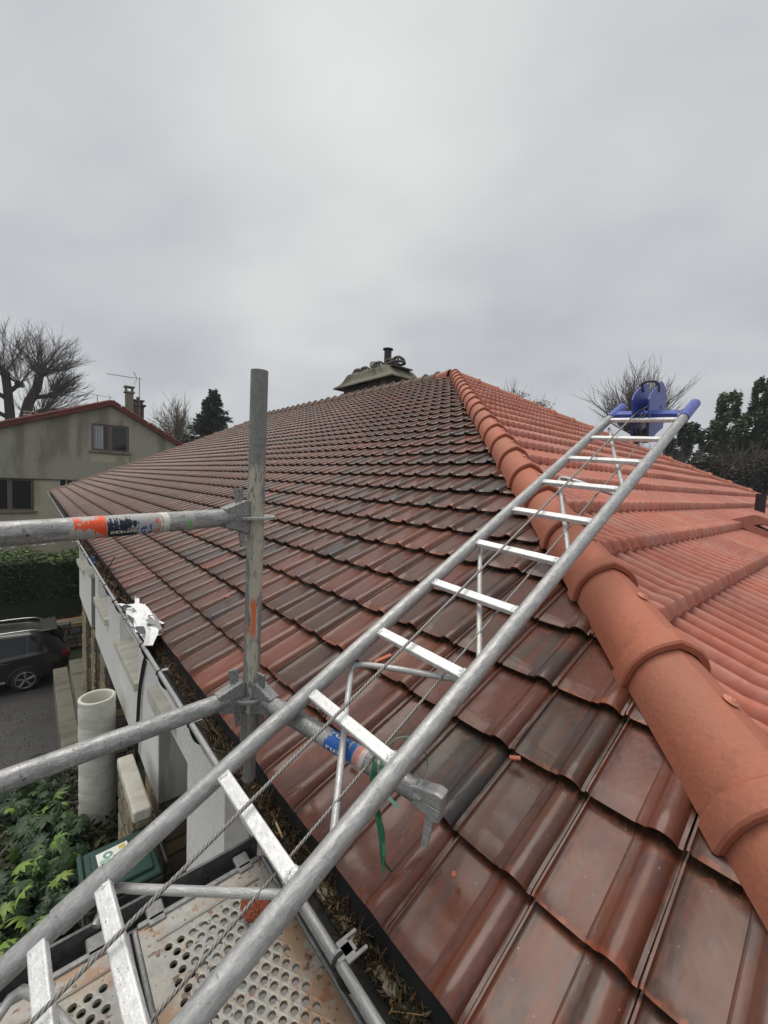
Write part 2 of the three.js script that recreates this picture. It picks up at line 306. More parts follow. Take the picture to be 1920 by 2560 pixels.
M.stone = [[0.40, 0.34, 0.23], [0.30, 0.25, 0.18], [0.24, 0.19, 0.15], [0.20, 0.20, 0.20], [0.42, 0.33, 0.18], [0.26, 0.17, 0.13]].map((c, i) => std({ map: rep(wallMap(c, c.map(x => x * 0.55), 0.6, 112 + i * 3, 4, 4), 2, 2), roughness: 0.9, bumpMap: rep(grain, 3, 3), bumpScale: 0.012 }));
M.dark = std({ color: lin(0.17, 0.14, 0.11), roughness: 0.9 });
M.grey = std({ map: rep(wallMap([0.33, 0.315, 0.265], [0.18, 0.17, 0.135], 0.85, 140, 5, 3), 0.16, 0.16), roughness: 0.95, bumpMap: rep(grain, 1, 1), bumpScale: 0.006 });
M.cream = std({ map: rep(wallMap([0.44, 0.40, 0.31], [0.27, 0.24, 0.17], 0.85, 144, 5, 3), 0.18, 0.18), roughness: 0.95, bumpMap: rep(grain, 1, 1), bumpScale: 0.006 });
M.redTrim = std({ map: rep(wallMap([0.15, 0.040, 0.030], [0.08, 0.032, 0.026], 0.7, 148, 6, 6), 0.5, 0.5), roughness: 0.8, bumpMap: grain, bumpScale: 0.01 });
M.frame = std({ color: lin(0.13, 0.085, 0.075), roughness: 0.6 });
M.frameW = std({ color: lin(0.6, 0.58, 0.53), roughness: 0.6 });
M.glass = phy({ color: lin(0.012, 0.014, 0.018), roughness: 0.06, specularIntensity: 0.8 });
M.curtain = std({ map: texRGB(256, 256, (u, v) => { const k = 0.40 + 0.22 * Math.sin(u * 40) * 0.5 + 0.25 * (fbm(u, v, 30, 12, 3, 150) - 0.5); return [k, k, k * 1.03]; }), roughness: 0.95 });
M.concrete = std({ map: rep(wallMap([0.22, 0.21, 0.165], [0.11, 0.105, 0.08], 0.9, 152, 6, 3), 0.35, 0.35), roughness: 0.95, bumpMap: rep(grain, 1.5, 1.5), bumpScale: 0.01 });
M.soot = std({ map: rep(wallMap([0.075, 0.07, 0.065], [0.22, 0.21, 0.18], 0.6, 156, 8, 2), 0.4, 0.4), roughness: 0.95 });
M.black = std({ color: lin(0.022, 0.022, 0.024), roughness: 0.5 });
M.pvc = std({ color: lin(0.42, 0.41, 0.39), roughness: 0.6 });
M.asphalt = std({ map: rep(texRGB(512, 512, (u, v) => { const a = fbm(u, v, 120, 120, 3, 160), b = fbm(u, v, 6, 6, 4, 161); const k = 0.030 + 0.035 * a + 0.03 * (b - 0.5); return [k, k, k * 1.02]; }), 0.25, 0.25), roughness: 0.55, bumpMap: grain, bumpScale: 0.004 });
M.soil = std({ map: rep(texRGB(512, 512, (u, v) => { const a = fbm(u, v, 40, 40, 4, 164), b = fbm(u, v, 8, 8, 4, 165); return mix3([0.035, 0.026, 0.016], [0.03, 0.05, 0.014], sstep(0.45, 0.6, b)).map(x => x * (0.6 + 0.8 * a)); }), 0.3, 0.3), roughness: 0.95, bumpMap: grain, bumpScale: 0.03 });
M.terracotta = std({ map: rep(wallMap([0.34, 0.10, 0.06], [0.22, 0.08, 0.05], 0.6, 168, 6, 6), 0.5, 0.5), roughness: 0.6 });

// ------------------------------------------------------------------ the house: roof shape
const GW = 0.2, GG = 0.25584, X0 = -0.9847;                 // tile width, gauge, joint of column 0
const PN = 700, PS = 0.0125, PO = 60, profY = new Float32Array(PN), profZ = new Float32Array(PN), profA = new Float32Array(PN);
{ const rad = Math.PI / 180, a = s => (26.75 + Math.max(0, s / GG - 4) * 0.105) * rad;
  profY[PO] = 5.7658; profZ[PO] = -1.0159;
  for (let i = PO; i < PN - 1; i++) { const q = a((i - PO + .5) * PS); profY[i + 1] = profY[i] + Math.sin(q) * PS; profZ[i + 1] = profZ[i] - Math.cos(q) * PS; }
  for (let i = PO; i > 0; i--) { const q = a((i - PO - .5) * PS); profY[i - 1] = profY[i] - Math.sin(q) * PS; profZ[i - 1] = profZ[i] + Math.cos(q) * PS; }
  for (let i = 0; i < PN; i++) profA[i] = a((i - PO) * PS); }
function roofAt(s) { const f = clamp(s / PS + PO, 0, PN - 1.001), i = Math.floor(f), t = f - i; return { y: lerp(profY[i], profY[i + 1], t), z: lerp(profZ[i], profZ[i + 1], t), a: lerp(profA[i], profA[i + 1], t) }; }
const SE = -1.95 * GG, ZE = roofAt(SE).z, YE = roofAt(SE).y, SR = 26.1 * GG, RIDGE = roofAt(SR);
const runOf = s => ZE - roofAt(s).z, RUNR = runOf(SR);
const XC = 0.49, KH = 1.02, XF = -21.5;                       // near hip corner, its slope in plan, far hip corner
const XRN = XC - KH * RUNR, XRF = XF + 0.98 * RUNR, ZB = RIDGE.z - RUNR;   // ridge ends, back eave
const hipX = run => XC - KH * run;

const house = thing('house', 'white rendered house under a brown tiled hipped roof with a salmon tiled end', 'house', [-10, 0, -1]);
// boards under the tiles: four slopes
{
  const mk = (f0, f1, n = 14) => { const P = [], U = []; for (let i = 0; i <= n; i++) { const s = lerp(SE + 0.03, SR, i / n), a = f0(s), b = f1(s); P.push([a, b]); U.push([[0, s], [1, s]]); } return gridGeo(P, U); };
  const D = 0.045;
  var mainRoof = mesh('main_roof', mk(s => { const q = roofAt(s), r = runOf(s); return V(XF + 0.98 * r, q.y - D, q.z); }, s => { const q = roofAt(s), r = runOf(s); return V(hipX(r), q.y - D, q.z); }), M.batten, house);
  var hipRoof = mesh('hip_end_roof', mk(s => { const q = roofAt(s), r = runOf(s); return V(hipX(r), q.y - D, q.z); }, s => { const q = roofAt(s), r = runOf(s); return V(hipX(r), q.y - D, ZB + r); }), M.batten, house);
  mesh('back_roof', [mk(s => { const q = roofAt(s), r = runOf(s); return V(hipX(r), q.y - D, ZB + r); }, s => { const q = roofAt(s), r = runOf(s); return V(XF + 0.98 * r, q.y - D, ZB + r); }), mk(s => { const q = roofAt(s), r = runOf(s); return V(XF + 0.98 * r, q.y - D, ZB + r); }, s => { const q = roofAt(s), r = runOf(s); return V(XF + 0.98 * r, q.y - D, q.z); })], M.oldCap, house);
}
// one old tile: flat pan, interlocking lip on the left, round roll on the right
const PROF = [[0, 0.002], [0.0025, 0.009], [0.007, 0.0095], [0.0095, 0.003], [0.013, 0.0005], [0.018, 0], [0.060, -0.0004], [0.104, 0], [0.1085, 0.0005], [0.111, 0.0035], [0.114, 0.0045], [0.128, 0.0055], [0.131, 0.008], [0.137, 0.0145], [0.145, 0.0195], [0.156, 0.0220], [0.168, 0.0205], [0.177, 0.0155], [0.183, 0.009], [0.1865, 0.002], [0.189, -0.001], [0.197, -0.001]];
const TS = [-0.006, 0.004, 0.05, 0.16, GG + 0.05], TL = GG + 0.056;
function tilePoint(u, h, sl) {
  const roll = sstep(0.108, 0.125, u), t = sl / GG;
  let hh = h * (roll ? 1 - 0.30 * t * roll : 1) + 0.018 - 0.029 * t;
  if (sl < 0) hh -= 0.004;
  return hh;
}
function tileGeo(cell, jit = 0) {            // local: x across, y normal, -z up the slope (z = -sl)
  const ci = cell % NC, cj = Math.floor(cell / NC), P = [], U = [];
  const uv = (u, sl) => [(ci + 0.015 + 0.97 * u / GW) / NC, (cj + 0.01 + 0.98 * (sl + 0.006) / TL) / NC];
  for (const sl of TS) { const row = [], ur = []; for (const [u, h] of PROF) { row.push(V(u, tilePoint(u, h, sl), -sl)); ur.push(uv(u, sl)); } P.push(row); U.push(ur); }
  const top = toCreasedNormals(gridGeo(P, U, true), 0.75);
  const F = [[], []], FU = [[], []];
  for (const [u, h] of PROF) { const y = tilePoint(u, h, -0.006); F[0].push(V(u, y, 0.006)); F[1].push(V(u, y - 0.0118, 0.002)); FU[0].push(uv(u, -0.006)); FU[1].push(uv(u, 0.012)); }
  return mergeGeometries([top, gridGeo(F, FU)]);
}
srand(901);
const NV = 36, tileVar = []; for (let i = 0; i < NV; i++) tileVar.push(tileGeo(Math.floor(rnd() * NC * NC)));
// keep the part of a geometry where f(p) >= 0
function clipGeo(g, f) {
  const p = g.attributes.position, n = g.attributes.normal, u = g.attributes.uv, B = new Buf();
  for (let i = 0; i < p.count; i += 3) {
    let poly = [0, 1, 2].map(k => ({ p: V().fromBufferAttribute(p, i + k), n: V().fromBufferAttribute(n, i + k), u: [u.getX(i + k), u.getY(i + k)] }));
    const out = [];
    for (let k = 0; k < poly.length; k++) {
      const A = poly[k], C = poly[(k + 1) % poly.length], a = f(A.p), c = f(C.p);
      if (a >= 0) out.push(A);
      if ((a >= 0) !== (c >= 0)) { const t = a / (a - c); out.push({ p: A.p.clone().lerp(C.p, t), n: A.n.clone().lerp(C.n, t), u: [lerp(A.u[0], C.u[0], t), lerp(A.u[1], C.u[1], t)] }); }
    }
    for (let k = 1; k + 1 < out.length; k++) B.tri(out[0].p, out[k].p, out[k + 1].p, out[0].u, out[k].u, out[k + 1].u, out[0].n, out[k].n, out[k + 1].n);
  }
  return B.p.length ? B.geo() : null;
}
function inFrame(p, m = 1.0) { const q = p.clone().project(camera); const d = p.clone().sub(camera.position).dot(V(-0.75815, -0.07066, -0.64824)); return d > 0.05 && Math.abs(q.x) < m && Math.abs(q.y) < m ? d : 0; }
{
  const all = [];
  srand(333);
  for (let r = -2; r <= 25; r++) for (let c = -104; c <= 9; c++) {
    const s = r === -2 ? SE : r * GG, q = roofAt(s), a = roofAt(s + GG / 2).a;
    const xl = X0 + (c - 1) * GW, run = runOf(s), run2 = runOf(Math.min(s + GG, SR));
    if (xl > hipX(run) + 0.03 || xl + GW < XF + 0.98 * run) { for (let k = 0; k < 6; k++) rnd(); continue; }
    const m = new THREE.Matrix4().makeRotationX(a + rr(-0.006, 0.006)); m.premultiply(new THREE.Matrix4().makeRotationY(rr(-0.006, 0.006))); m.setPosition(xl + rr(-0.0015, 0.0015), q.y + rr(-0.0015, 0.002), q.z);
    const cut = xl + GW > hipX(run2) - 0.02 || xl < XF + 0.98 * run2 + 0.02;
    const ctr = V(xl + GW / 2, roofAt(s + GG / 2).y, roofAt(s + GG / 2).z), d = inFrame(ctr, 1.04);
    all.push({ m, cut, ctr, d, v: Math.floor(rnd() * NV), r, c, tone: rnd() });
  }
  const vis = all.filter(t => t.d > 0).sort((a, b) => a.d - b.d); vis.slice(0, 300).forEach(t => t.single = true);
  const clip = (g) => { const k = clipGeo(g, p => hipX(ZE - p.z) - p.x); return k && clipGeo(k, p => p.x - (XF + 0.98 * (ZE - p.z))); };
  const pos = [], nor = [], uvs = [], col = [], v = V(), nn = V(), nm = new THREE.Matrix3();
  for (const t of all) {
    let g = tileVar[t.v];
    if (t.single) {
      const mat = M.tile[Math.floor(t.tone * M.tile.length)];
      let o;
      if (t.cut) { const k = clip(g.clone().applyMatrix4(t.m)); if (!k) continue; o = mesh('roof_tile', k, mat, mainRoof); }
      else { o = new THREE.Mesh(g, mat); o.castShadow = o.receiveShadow = true; const k = mainRoof.userData.cnt ? (mainRoof.userData.cnt.roof_tile = (mainRoof.userData.cnt.roof_tile ?? -1) + 1) : 0; if (!mainRoof.userData.cnt) Object.defineProperty(mainRoof.userData, 'cnt', { value: { roof_tile: 0 }, enumerable: false }); o.name = k ? 'roof_tile_' + String(k).padStart(3, '0') : 'roof_tile'; mainRoof.add(o); o.applyMatrix4(t.m); }
      continue;
    }
    let k = 0.82 + 0.42 * t.tone, c = [k, k, k];
    if (t.tone > 0.93) c = mix3(c, [1.7, 1.15, 1.0], 0.8);
    g = g.clone().applyMatrix4(t.m); if (t.cut) g = clip(g); if (!g) continue;
    const p = g.attributes.position, n = g.attributes.normal, u = g.attributes.uv;
    for (let i = 0; i < p.count; i++) { pos.push(p.getX(i), p.getY(i), p.getZ(i)); nor.push(n.getX(i), n.getY(i), n.getZ(i)); uvs.push(u.getX(i), u.getY(i)); col.push(c[0], c[1], c[2]); }
  }
  const g = new THREE.BufferGeometry(); g.setAttribute('position', new THREE.Float32BufferAttribute(pos, 3)); g.setAttribute('normal', new THREE.Float32BufferAttribute(nor, 3)); g.setAttribute('uv', new THREE.Float32BufferAttribute(uvs, 2)); g.setAttribute('color', new THREE.Float32BufferAttribute(col, 3));
  const f = mesh('distant_roof_tiles', g, M.tileField, mainRoof); f.userData.kind = 'stuff';
}
// the new hip end: broad tiles with five rolls each
{
  const RW = 0.122, W5 = 5 * RW, G2 = 0.376;
  const rib = [[0, 0], [0.007, 0], [0.009, 0.018], [0.014, 0.036], [0.023, 0.045], [0.038, 0.048], [0.052, 0.045], [0.061, 0.036], [0.0665, 0.020], [0.069, 0.004], [0.074, 0.003], [0.0765, 0.016], [0.082, 0.025], [0.092, 0.027], [0.101, 0.021], [0.106, 0.010], [0.108, 0.0]];
  const pr = []; for (let k = 0; k < 5; k++) for (const [u, h] of rib) pr.push([k * RW + u, h]); pr.push([W5 - 0.002, 0]);
  const ss = [-0.010, 0.002, 0.022, 0.05, 0.10, G2 + 0.05];
  const hAt = (h, sl) => { const t = sl / G2; let k = 1, o = 0; if (sl < 0) { k = 0.55; o = -0.012; } else if (sl < 0.01) { k = 0.85; o = -0.003; } else if (sl < 0.06) { k = 1.16; o = 0.003; } return h * k + o + 0.030 - 0.046 * t; };
  const geo = (ou, ov) => { const P = [], U = []; for (const sl of ss) { P.push(pr.map(([u, h]) => V(u, hAt(h, sl), -sl))); U.push(pr.map(([u]) => [(ou + u) / 2, (ov + sl) / 2])); }
    const F = [pr.map(([u, h]) => V(u, hAt(h, -0.01), 0.010)), pr.map(([u, h]) => V(u, hAt(h * 0.4, -0.01) - 0.014, 0.004))], FU = [pr.map(([u]) => [(ou + u) / 2, ov / 2]), pr.map(([u]) => [(ou + u) / 2, ov / 2 - 0.01])];
    return mergeGeometries([toCreasedNormals(gridGeo(P, U, true), 0.55), gridGeo(F, FU)]); };
  srand(66); const vars = []; for (let i = 0; i < 10; i++) vars.push(geo(rr(0, 2), rr(0, 2)));
  // s of the row whose lower edge has run 0.961
  let s0 = SE; while (runOf(s0) < 0.935) s0 += 0.002;
  const R = new THREE.Matrix4().makeRotationY(Math.PI / 2);      // x across -> -z, slope towards -x
  let nTile = 0;
  for (let j = -3; j < 18; j++) {
    let s = s0 + j * G2; if (s < SE - 0.2) continue; s = Math.max(s, SE); if (s > SR - 0.05) break;
    const q = roofAt(s), a = Math.atan(Math.tan(roofAt(s + G2 / 2).a) / KH), run = runOf(s), run2 = runOf(Math.min(s + G2, SR));
    const off = (j * 0.37) % 1 * W5;
    for (let i = -1; i < 26; i++) {
      const z0 = -0.6 - off - i * W5; // starts at z0 going to z0 - W5
      if (z0 - W5 > ZE - run + 0.02 || z0 < ZB + run) continue;
      if (z0 - W5 > ZE - run) continue;
      const m = new THREE.Matrix4().makeRotationX(a + rr(-0.004, 0.004)); m.premultiply(R); m.setPosition(hipX(run), q.y + rr(-0.002, 0.002), z0);
      const cut = z0 > ZE - run2 - 0.02 || z0 - W5 < ZB + run2 + 0.02;
      const g0 = vars[Math.floor(rnd() * vars.length)], mat = M.newTile[Math.floor(rnd() * 4)];
      const nm = nTile ? 'ribbed_tile_' + String(nTile).padStart(3, '0') : 'ribbed_tile';
      let o;
      if (cut) { let g = clipGeo(g0.clone().applyMatrix4(m), p => (ZE - (XC - p.x) / KH) - p.z); if (g) g = clipGeo(g, p => p.z - (ZB + (XC - p.x) / KH)); if (!g) continue; o = new THREE.Mesh(g, mat); }
      else { o = new THREE.Mesh(g0, mat); o.applyMatrix4(m); }
      o.name = nm; o.castShadow = o.receiveShadow = true; hipRoof.add(o); nTile++;
    }
  }
  // vent tile standing proud of the course, cut by the right edge of the picture
  const vt = new THREE.Group(); vt.name = 'vent_tile'; house.add(vt);
  const f = (x, y, z) => { const run = (XC - x) / KH; let s = SE; while (runOf(s) < run) s += 0.01; return V(x, roofAt(s).y + y, z); };
  const S = new THREE.Shape(); S.moveTo(-0.10, -0.03); S.lineTo(0.03, 0.10); S.quadraticCurveTo(0.05, 0.125, 0.09, 0.13); S.lineTo(0.52, 0.15); S.quadraticCurveTo(0.57, 0.15, 0.59, 0.12); S.lineTo(0.63, -0.03); S.lineTo(-0.10, -0.03);
  const H = new THREE.Path(); H.moveTo(0.08, 0.025); H.lineTo(0.50, 0.025); H.lineTo(0.50, 0.10); H.lineTo(0.14, 0.085); H.lineTo(0.08, 0.025); S.holes.push(H);
  const fg = new THREE.ExtrudeGeometry(S, { depth: 0.26, bevelEnabled: true, bevelSize: 0.012, bevelThickness: 0.012, bevelSegments: 3, curveSegments: 6 });
  const q0 = f(-0.80, 0.03, 0), dn = f(-0.30, 0.03, 0).sub(q0).normalize(), mm = new THREE.Matrix4().makeBasis(dn, V(-dn.y, dn.x, 0), V(0, 0, 1)); mm.setPosition(q0.x, q0.y + 0.05, -5.56); fg.applyMatrix4(mm);
  mesh('hood', uvBox(fg), M.newTile[1], vt);
  const pn = pipe(f(-1.0, 0.0, -7.9), f(-1.0, 0.30, -7.9), 0.06, 0.006); mesh('vent_stack', pn, M.black, vt);
}
// hip and ridge caps
{
  const half = [[0, 0.098], [0.030, 0.087], [0.058, 0.070], [0.080, 0.046], [0.095, 0.018], [0.103, -0.015], [0.106, -0.062]];
  function capGeo(L, k = 1) {              // local x across, y up, -z uphill, lower end at z = 0; a crease runs along the top
    const parts = [];
    for (const s of [-1, 1]) {
      const sec = (s < 0 ? half.map(([x, y]) => [-x, y]).reverse() : half);
      const ring = (z, sc, dy) => sec.map(([x, y]) => V(x * sc * k, y * sc * k + dy, -z));
      const rows = [ring(0, 1.10, 0.002), ring(0.006, 1.14, 0.004), ring(0.056, 1.13, 0.004), ring(0.068, 1.02, 0), ring(L * 0.6, 0.98, -0.004), ring(L + 0.05, 0.94, -0.008)];
      const zs = [0, 0.006, 0.056, 0.068, L * 0.6, L + 0.05], U = rows.map((r, i) => r.map((p, j) => [0.3 + s * 0.12 + j * 0.03, zs[i]]));
      const inner = ring(0, 0.97, -0.004), deep = ring(0.06, 0.95, -0.006), U2 = [0, 1].map(() => rows[0].map((p, j) => [j * 0.034, 0]));
      parts.push(gridGeo(rows.slice(0, 2), U.slice(0, 2), true), gridGeo(rows.slice(1, 3), U.slice(1, 3), true), gridGeo(rows.slice(2, 4), U.slice(2, 4), true), gridGeo(rows.slice(3), U.slice(3), true), gridGeo([inner, rows[0]], U2, true), gridGeo([deep, inner], U2, true));
    }
    return mergeGeometries(parts);
  }
  const newCap = capGeo(0.43), oldCap = capGeo(0.36, 1.08);
  const along = (P, Q, geo, name, mats, screws, wob = 0) => {
    const n = Q.clone().sub(P), up = V(0, 1, 0), x = n.clone().cross(up).normalize(), y = x.clone().cross(n).normalize();
    const m = new THREE.Matrix4().makeBasis(x, y, n.clone().normalize().negate()); m.setPosition(P.x, P.y + wob, P.z);
    const o = mesh(name, geo, mats[Math.floor(rnd() * mats.length)], house); o.applyMatrix4(m);
    if (screws) { const w = new THREE.LatheGeometry([[0, 0.006], [0.004, 0.006], [0.0045, 0.009], [0.008, 0.008], [0.009, 0.0045], [0.017, 0.003], [0.018, 0]].map(q => new THREE.Vector2(...q)), 18); w.rotateZ(-0.36); w.translate(0.022, 0.089, -0.25); mesh('screw', w, M.screw, o); }
    return o;
  };
  srand(4);
  const hp = (run, far) => { let s = SE; while (runOf(s) < run && s < SR) s += 0.004; return roofAt(s).y; };
  const crest = 0.052;
  for (let k = -2; k < 21; k++) {            // near hip, rims every 0.28 m of run
    const r0 = 0.80 + 0.28 * k, r1 = r0 + 0.28; if (r0 < 0 || r1 > RUNR + 0.05) continue;
    along(V(hipX(r0), hp(r0) + crest, ZE - r0), V(hipX(r1), hp(r1) + crest, ZE - r1), newCap, 'hip_cap', M.cap, true);
  }
  for (let k = 0; k < 22; k++) {             // right hand hip
    const r0 = 0.1 + 0.28 * k, r1 = r0 + 0.28; if (r1 > RUNR + 0.02) continue;
    along(V(hipX(r0), hp(r0) + 0.02, ZB + r0), V(hipX(r1), hp(r1) + 0.02, ZB + r1), newCap, 'hip_cap', M.cap, false);
  }
  for (let x = XRN - 0.1, i = 0; x > XRF - 0.2; x -= 0.373, i++) { // ridge, lower ends towards the near hip
    const o = along(V(x, RIDGE.y + 0.015 + rr(-0.006, 0.006), RIDGE.z), V(x - 0.37, RIDGE.y + 0.015 + rr(-0.006, 0.006), RIDGE.z), oldCap, 'ridge_cap', i < 1 ? [M.cap[1]] : [M.oldCap], false);
    if (i > 0) { const g = new THREE.IcosahedronGeometry(0.055, 1), p = g.attributes.position; for (let q = 0; q < p.count; q++) { const k = 0.85 + 0.4 * hsh(q * 3 % 42, i); p.setXYZ(q, p.getX(q) * k, p.getY(q) * k * 0.8 + 0.10, p.getZ(q) * k); } mesh('mortar_joint', uvBox(g), M.mortar, o); }
  }
  for (let k = 0; k < 22; k++) {             // far hip, old flat caps
    const r0 = 0.05 + 0.285 * k, r1 = r0 + 0.285; if (r1 > RUNR + 0.02) continue;
    along(V(XF + 0.98 * r0, hp(r0) - 0.035, ZE - r0), V(XF + 0.98 * r1, hp(r1) - 0.035, ZE - r1), oldCap, 'hip_cap', [M.oldCap], false);
  }
}

// ------------------------------------------------------------------ walls, sills, stone base
const ZW = -0.85;
{
  const T = 0.28, zb = ZW - T;
  const wall = (x0, x1, y0, y1, mat = M.white, z1 = ZW, z0 = zb) => box(x0, x1, y0, y1, z0, z1);
  // openings: [x0, x1, sill height, top]
  const panels = [
    { x: [-12.3, -9.65], y0: 3.42, o: [[-12.12, -10.9, 4.32]] },
    { x: [-9.649, -8.971], y0: 4.56, o: [[-9.5, -9.2, 4.62]] },
    { x: [-8.97, -4.03], y0: 3.45, o: [[-8.55, -7.34, 4.24], [-6.2, -4.95, 4.24]] },
    { x: [-4.029, -3.101], y0: 4.37, o: [] },
    { x: [-3.1, -2.36], y0: 2.95, o: [] },
    { x: [-2.359, 0.45], y0: 4.75, o: [] },
  ];
  for (const p of panels) {
    const g = []; let x = p.x[0];
    for (const [a, b, y] of p.o) { g.push(wall(x, a, p.y0, 5.395)); g.push(box(a, b, p.y0, y, zb, ZW)); g.push(box(a, b, 5.30, 5.42, zb, ZW)); x = b; }
    g.push(wall(x, p.x[1], p.y0, 5.395)); mesh('wall', g, M.white, house);
  }
  // end faces of the panels are weather stained: thin returns standing proud of the panel ends
  mesh('stained_return', box(-4.027, -4.012, 3.45, 4.368, -1.62, ZW - 0.004), M.whiteStain, house);
  mesh('stained_return', box(-9.647, -9.632, 3.42, 4.558, -1.62, ZW - 0.004), M.whiteStain, house);
  mesh('wall', [box(-9.63, -8.98, 2.4, 4.5, -1.75, -1.63)], M.whiteStain, house);
  mesh('wall', [box(-4.0, -3.1, 2.0, 4.3, -1.75, -1.63)], M.whiteStain, house);
  mesh('wall', [box(-2.34, 0.45, 0.5, 4.74, -1.12, -1.0)], M.pink, house);
  mesh('door_surround', [box(-2.36, -2.30, 2.95, 4.74, -0.99, ZW + 0.012)], M.white, house);
  // body of the house under the roof
  mesh('wall', [box(-12.28, 0.44, 0, 3.4, -13, -1.9), box(-20.9, -12.31, 0, 5.4, -13, -2.6), box(-12.28, 0.44, 3.41, 5.40, -13, -1.9)], M.whiteStain, house);
  mesh('soffit', [box(-21.3, 0.5, 5.397, 5.415, -1.3, -0.50)], M.white, house);
  // windows and sills
  const sill = (x0, x1, y, z1, h = 0.10) => { const S = new THREE.Shape(); S.moveTo(-1.12, 0.035); S.lineTo(z1, 0); S.lineTo(z1, -h); S.lineTo(-1.12, -h); const m = new THREE.Matrix4().makeBasis(V(0, 0, 1), V(0, 1, 0), V(-1, 0, 0)); const e = new THREE.ExtrudeGeometry(S, { depth: x1 - x0, bevelEnabled: true, bevelSize: 0.008, bevelThickness: 0.008, bevelSegments: 1 }); e.applyMatrix4(m); e.translate(x1, y, 0); return mesh('window_sill', uvBox(e), M.sill, house); };
  sill(-12.3, -10.82, 4.33, -0.80, 0.07); sill(-9.75, -9.10, 4.60, -0.79, 0.08); sill(-8.67, -7.24, 4.27, -0.80, 0.07); sill(-6.3, -4.84, 4.27, -0.80, 0.07); sill(-4.02, -3.44, 4.58, -0.77, 0.11);
  for (const [a, b, y] of [[-12.12, -10.9, 4.37], [-8.55, -7.34, 4.29], [-6.2, -4.95, 4.29]]) {
    const w = mesh('window', [box(a + .002, b - .002, y, y + 0.07, -1.10, -1.04), box(a + .002, b - .002, 5.22, 5.298, -1.10, -1.04), box(a + .002, a + 0.07, y + .07, 5.22, -1.10, -1.04), box(b - 0.07, b - .002, y + .07, 5.22, -1.10, -1.04), box((a + b) / 2 - 0.04, (a + b) / 2 + 0.04, y + .07, 5.22, -1.10, -1.04)], M.frameW, house);
    mesh('pane', [box(a + 0.07, (a + b) / 2 - 0.04, y + .07, 5.22, -1.085, -1.075)], M.glass, w); for (let yy = y + 0.03; yy < 5.26; yy += 0.052) mesh('shutter_slat', box(a + 0.012, b - 0.06, yy, yy + 0.047, -1.022, -1.008, 0.005), M.white, w);
    mesh('shutter_leaf', box(b - 0.055, b - 0.02, y + 0.02, 5.28, -1.03, -0.90), M.shutter, w);
  }
  // stone piers on the ground floor: mortar core with laid stones on the sides that show
  srand(71);
  const pier = (x0, x1, y0, y1, z0, z1, sx, front) => {
    const p = mesh('stone_pier', box(x0, x1, y0, y1, z0, z1), M.soot, house);
    for (let y = y0 + 0.01, k = 0; y < y1 - 0.05; k++) {
      const h = Math.min(rr(0.13, 0.2), y1 - y - 0.012);
      for (let z = z1 - 0.005; z > z0 + 0.08;) { const d = Math.min(rr(0.18, 0.34), z - z0); const g = new RoundedBoxGeometry(rr(0.05, 0.085), h - 0.022, d - 0.022, 1, 0.016); g.translate(x1 + 0.005, y + h / 2, z - d / 2); mesh('stone', uvBox(g), M.stone[Math.floor(rnd() * 6)], p); z -= d; }
      if (front) for (let x = x1 - 0.0; x > x0 + 0.05;) { const d = Math.min(rr(0.2, 0.4), x - x0); const g = new RoundedBoxGeometry(d - 0.02, h - 0.02, rr(0.05, 0.08), 1, 0.016); g.translate(x - d / 2, y + h / 2, z1 + 0.004); mesh('stone', uvBox(g), M.stone[[0, 0, 4, 1][Math.floor(rnd() * 4)]], p); x -= d; }
      y += h;
    }
  };
  pier(-11.9, -11.0, 0, 3.40, -1.6, -0.90, 1, true); pier(-9.9, -9.36, 0, 3.40, -1.6, -0.90, 1, true); pier(-8.55, -7.9, 0, 3.43, -1.6, -0.90, 1, true); pier(-4.7, -4.03, 1.2, 3.43, -1.62, -0.90, 1, true);
  mesh('ground_floor_wall', [box(-12.25, -4.71, 0, 3.40, -1.85, -1.61)], M.dark, house);
  // black conduit hanging down the wall from the gutter
  mesh('conduit', curveTube([V(-3.62, 5.44, -0.55), V(-3.85, 5.3, -0.80), V(-4.55, 4.6, -0.83), V(-4.75, 4.2, -0.825), V(-4.9, 3.4, -0.82), V(-5.25, 2.6, -0.83), V(-5.3, 1.6, -0.84)], 0.018, 40, 8), M.black, house);
}
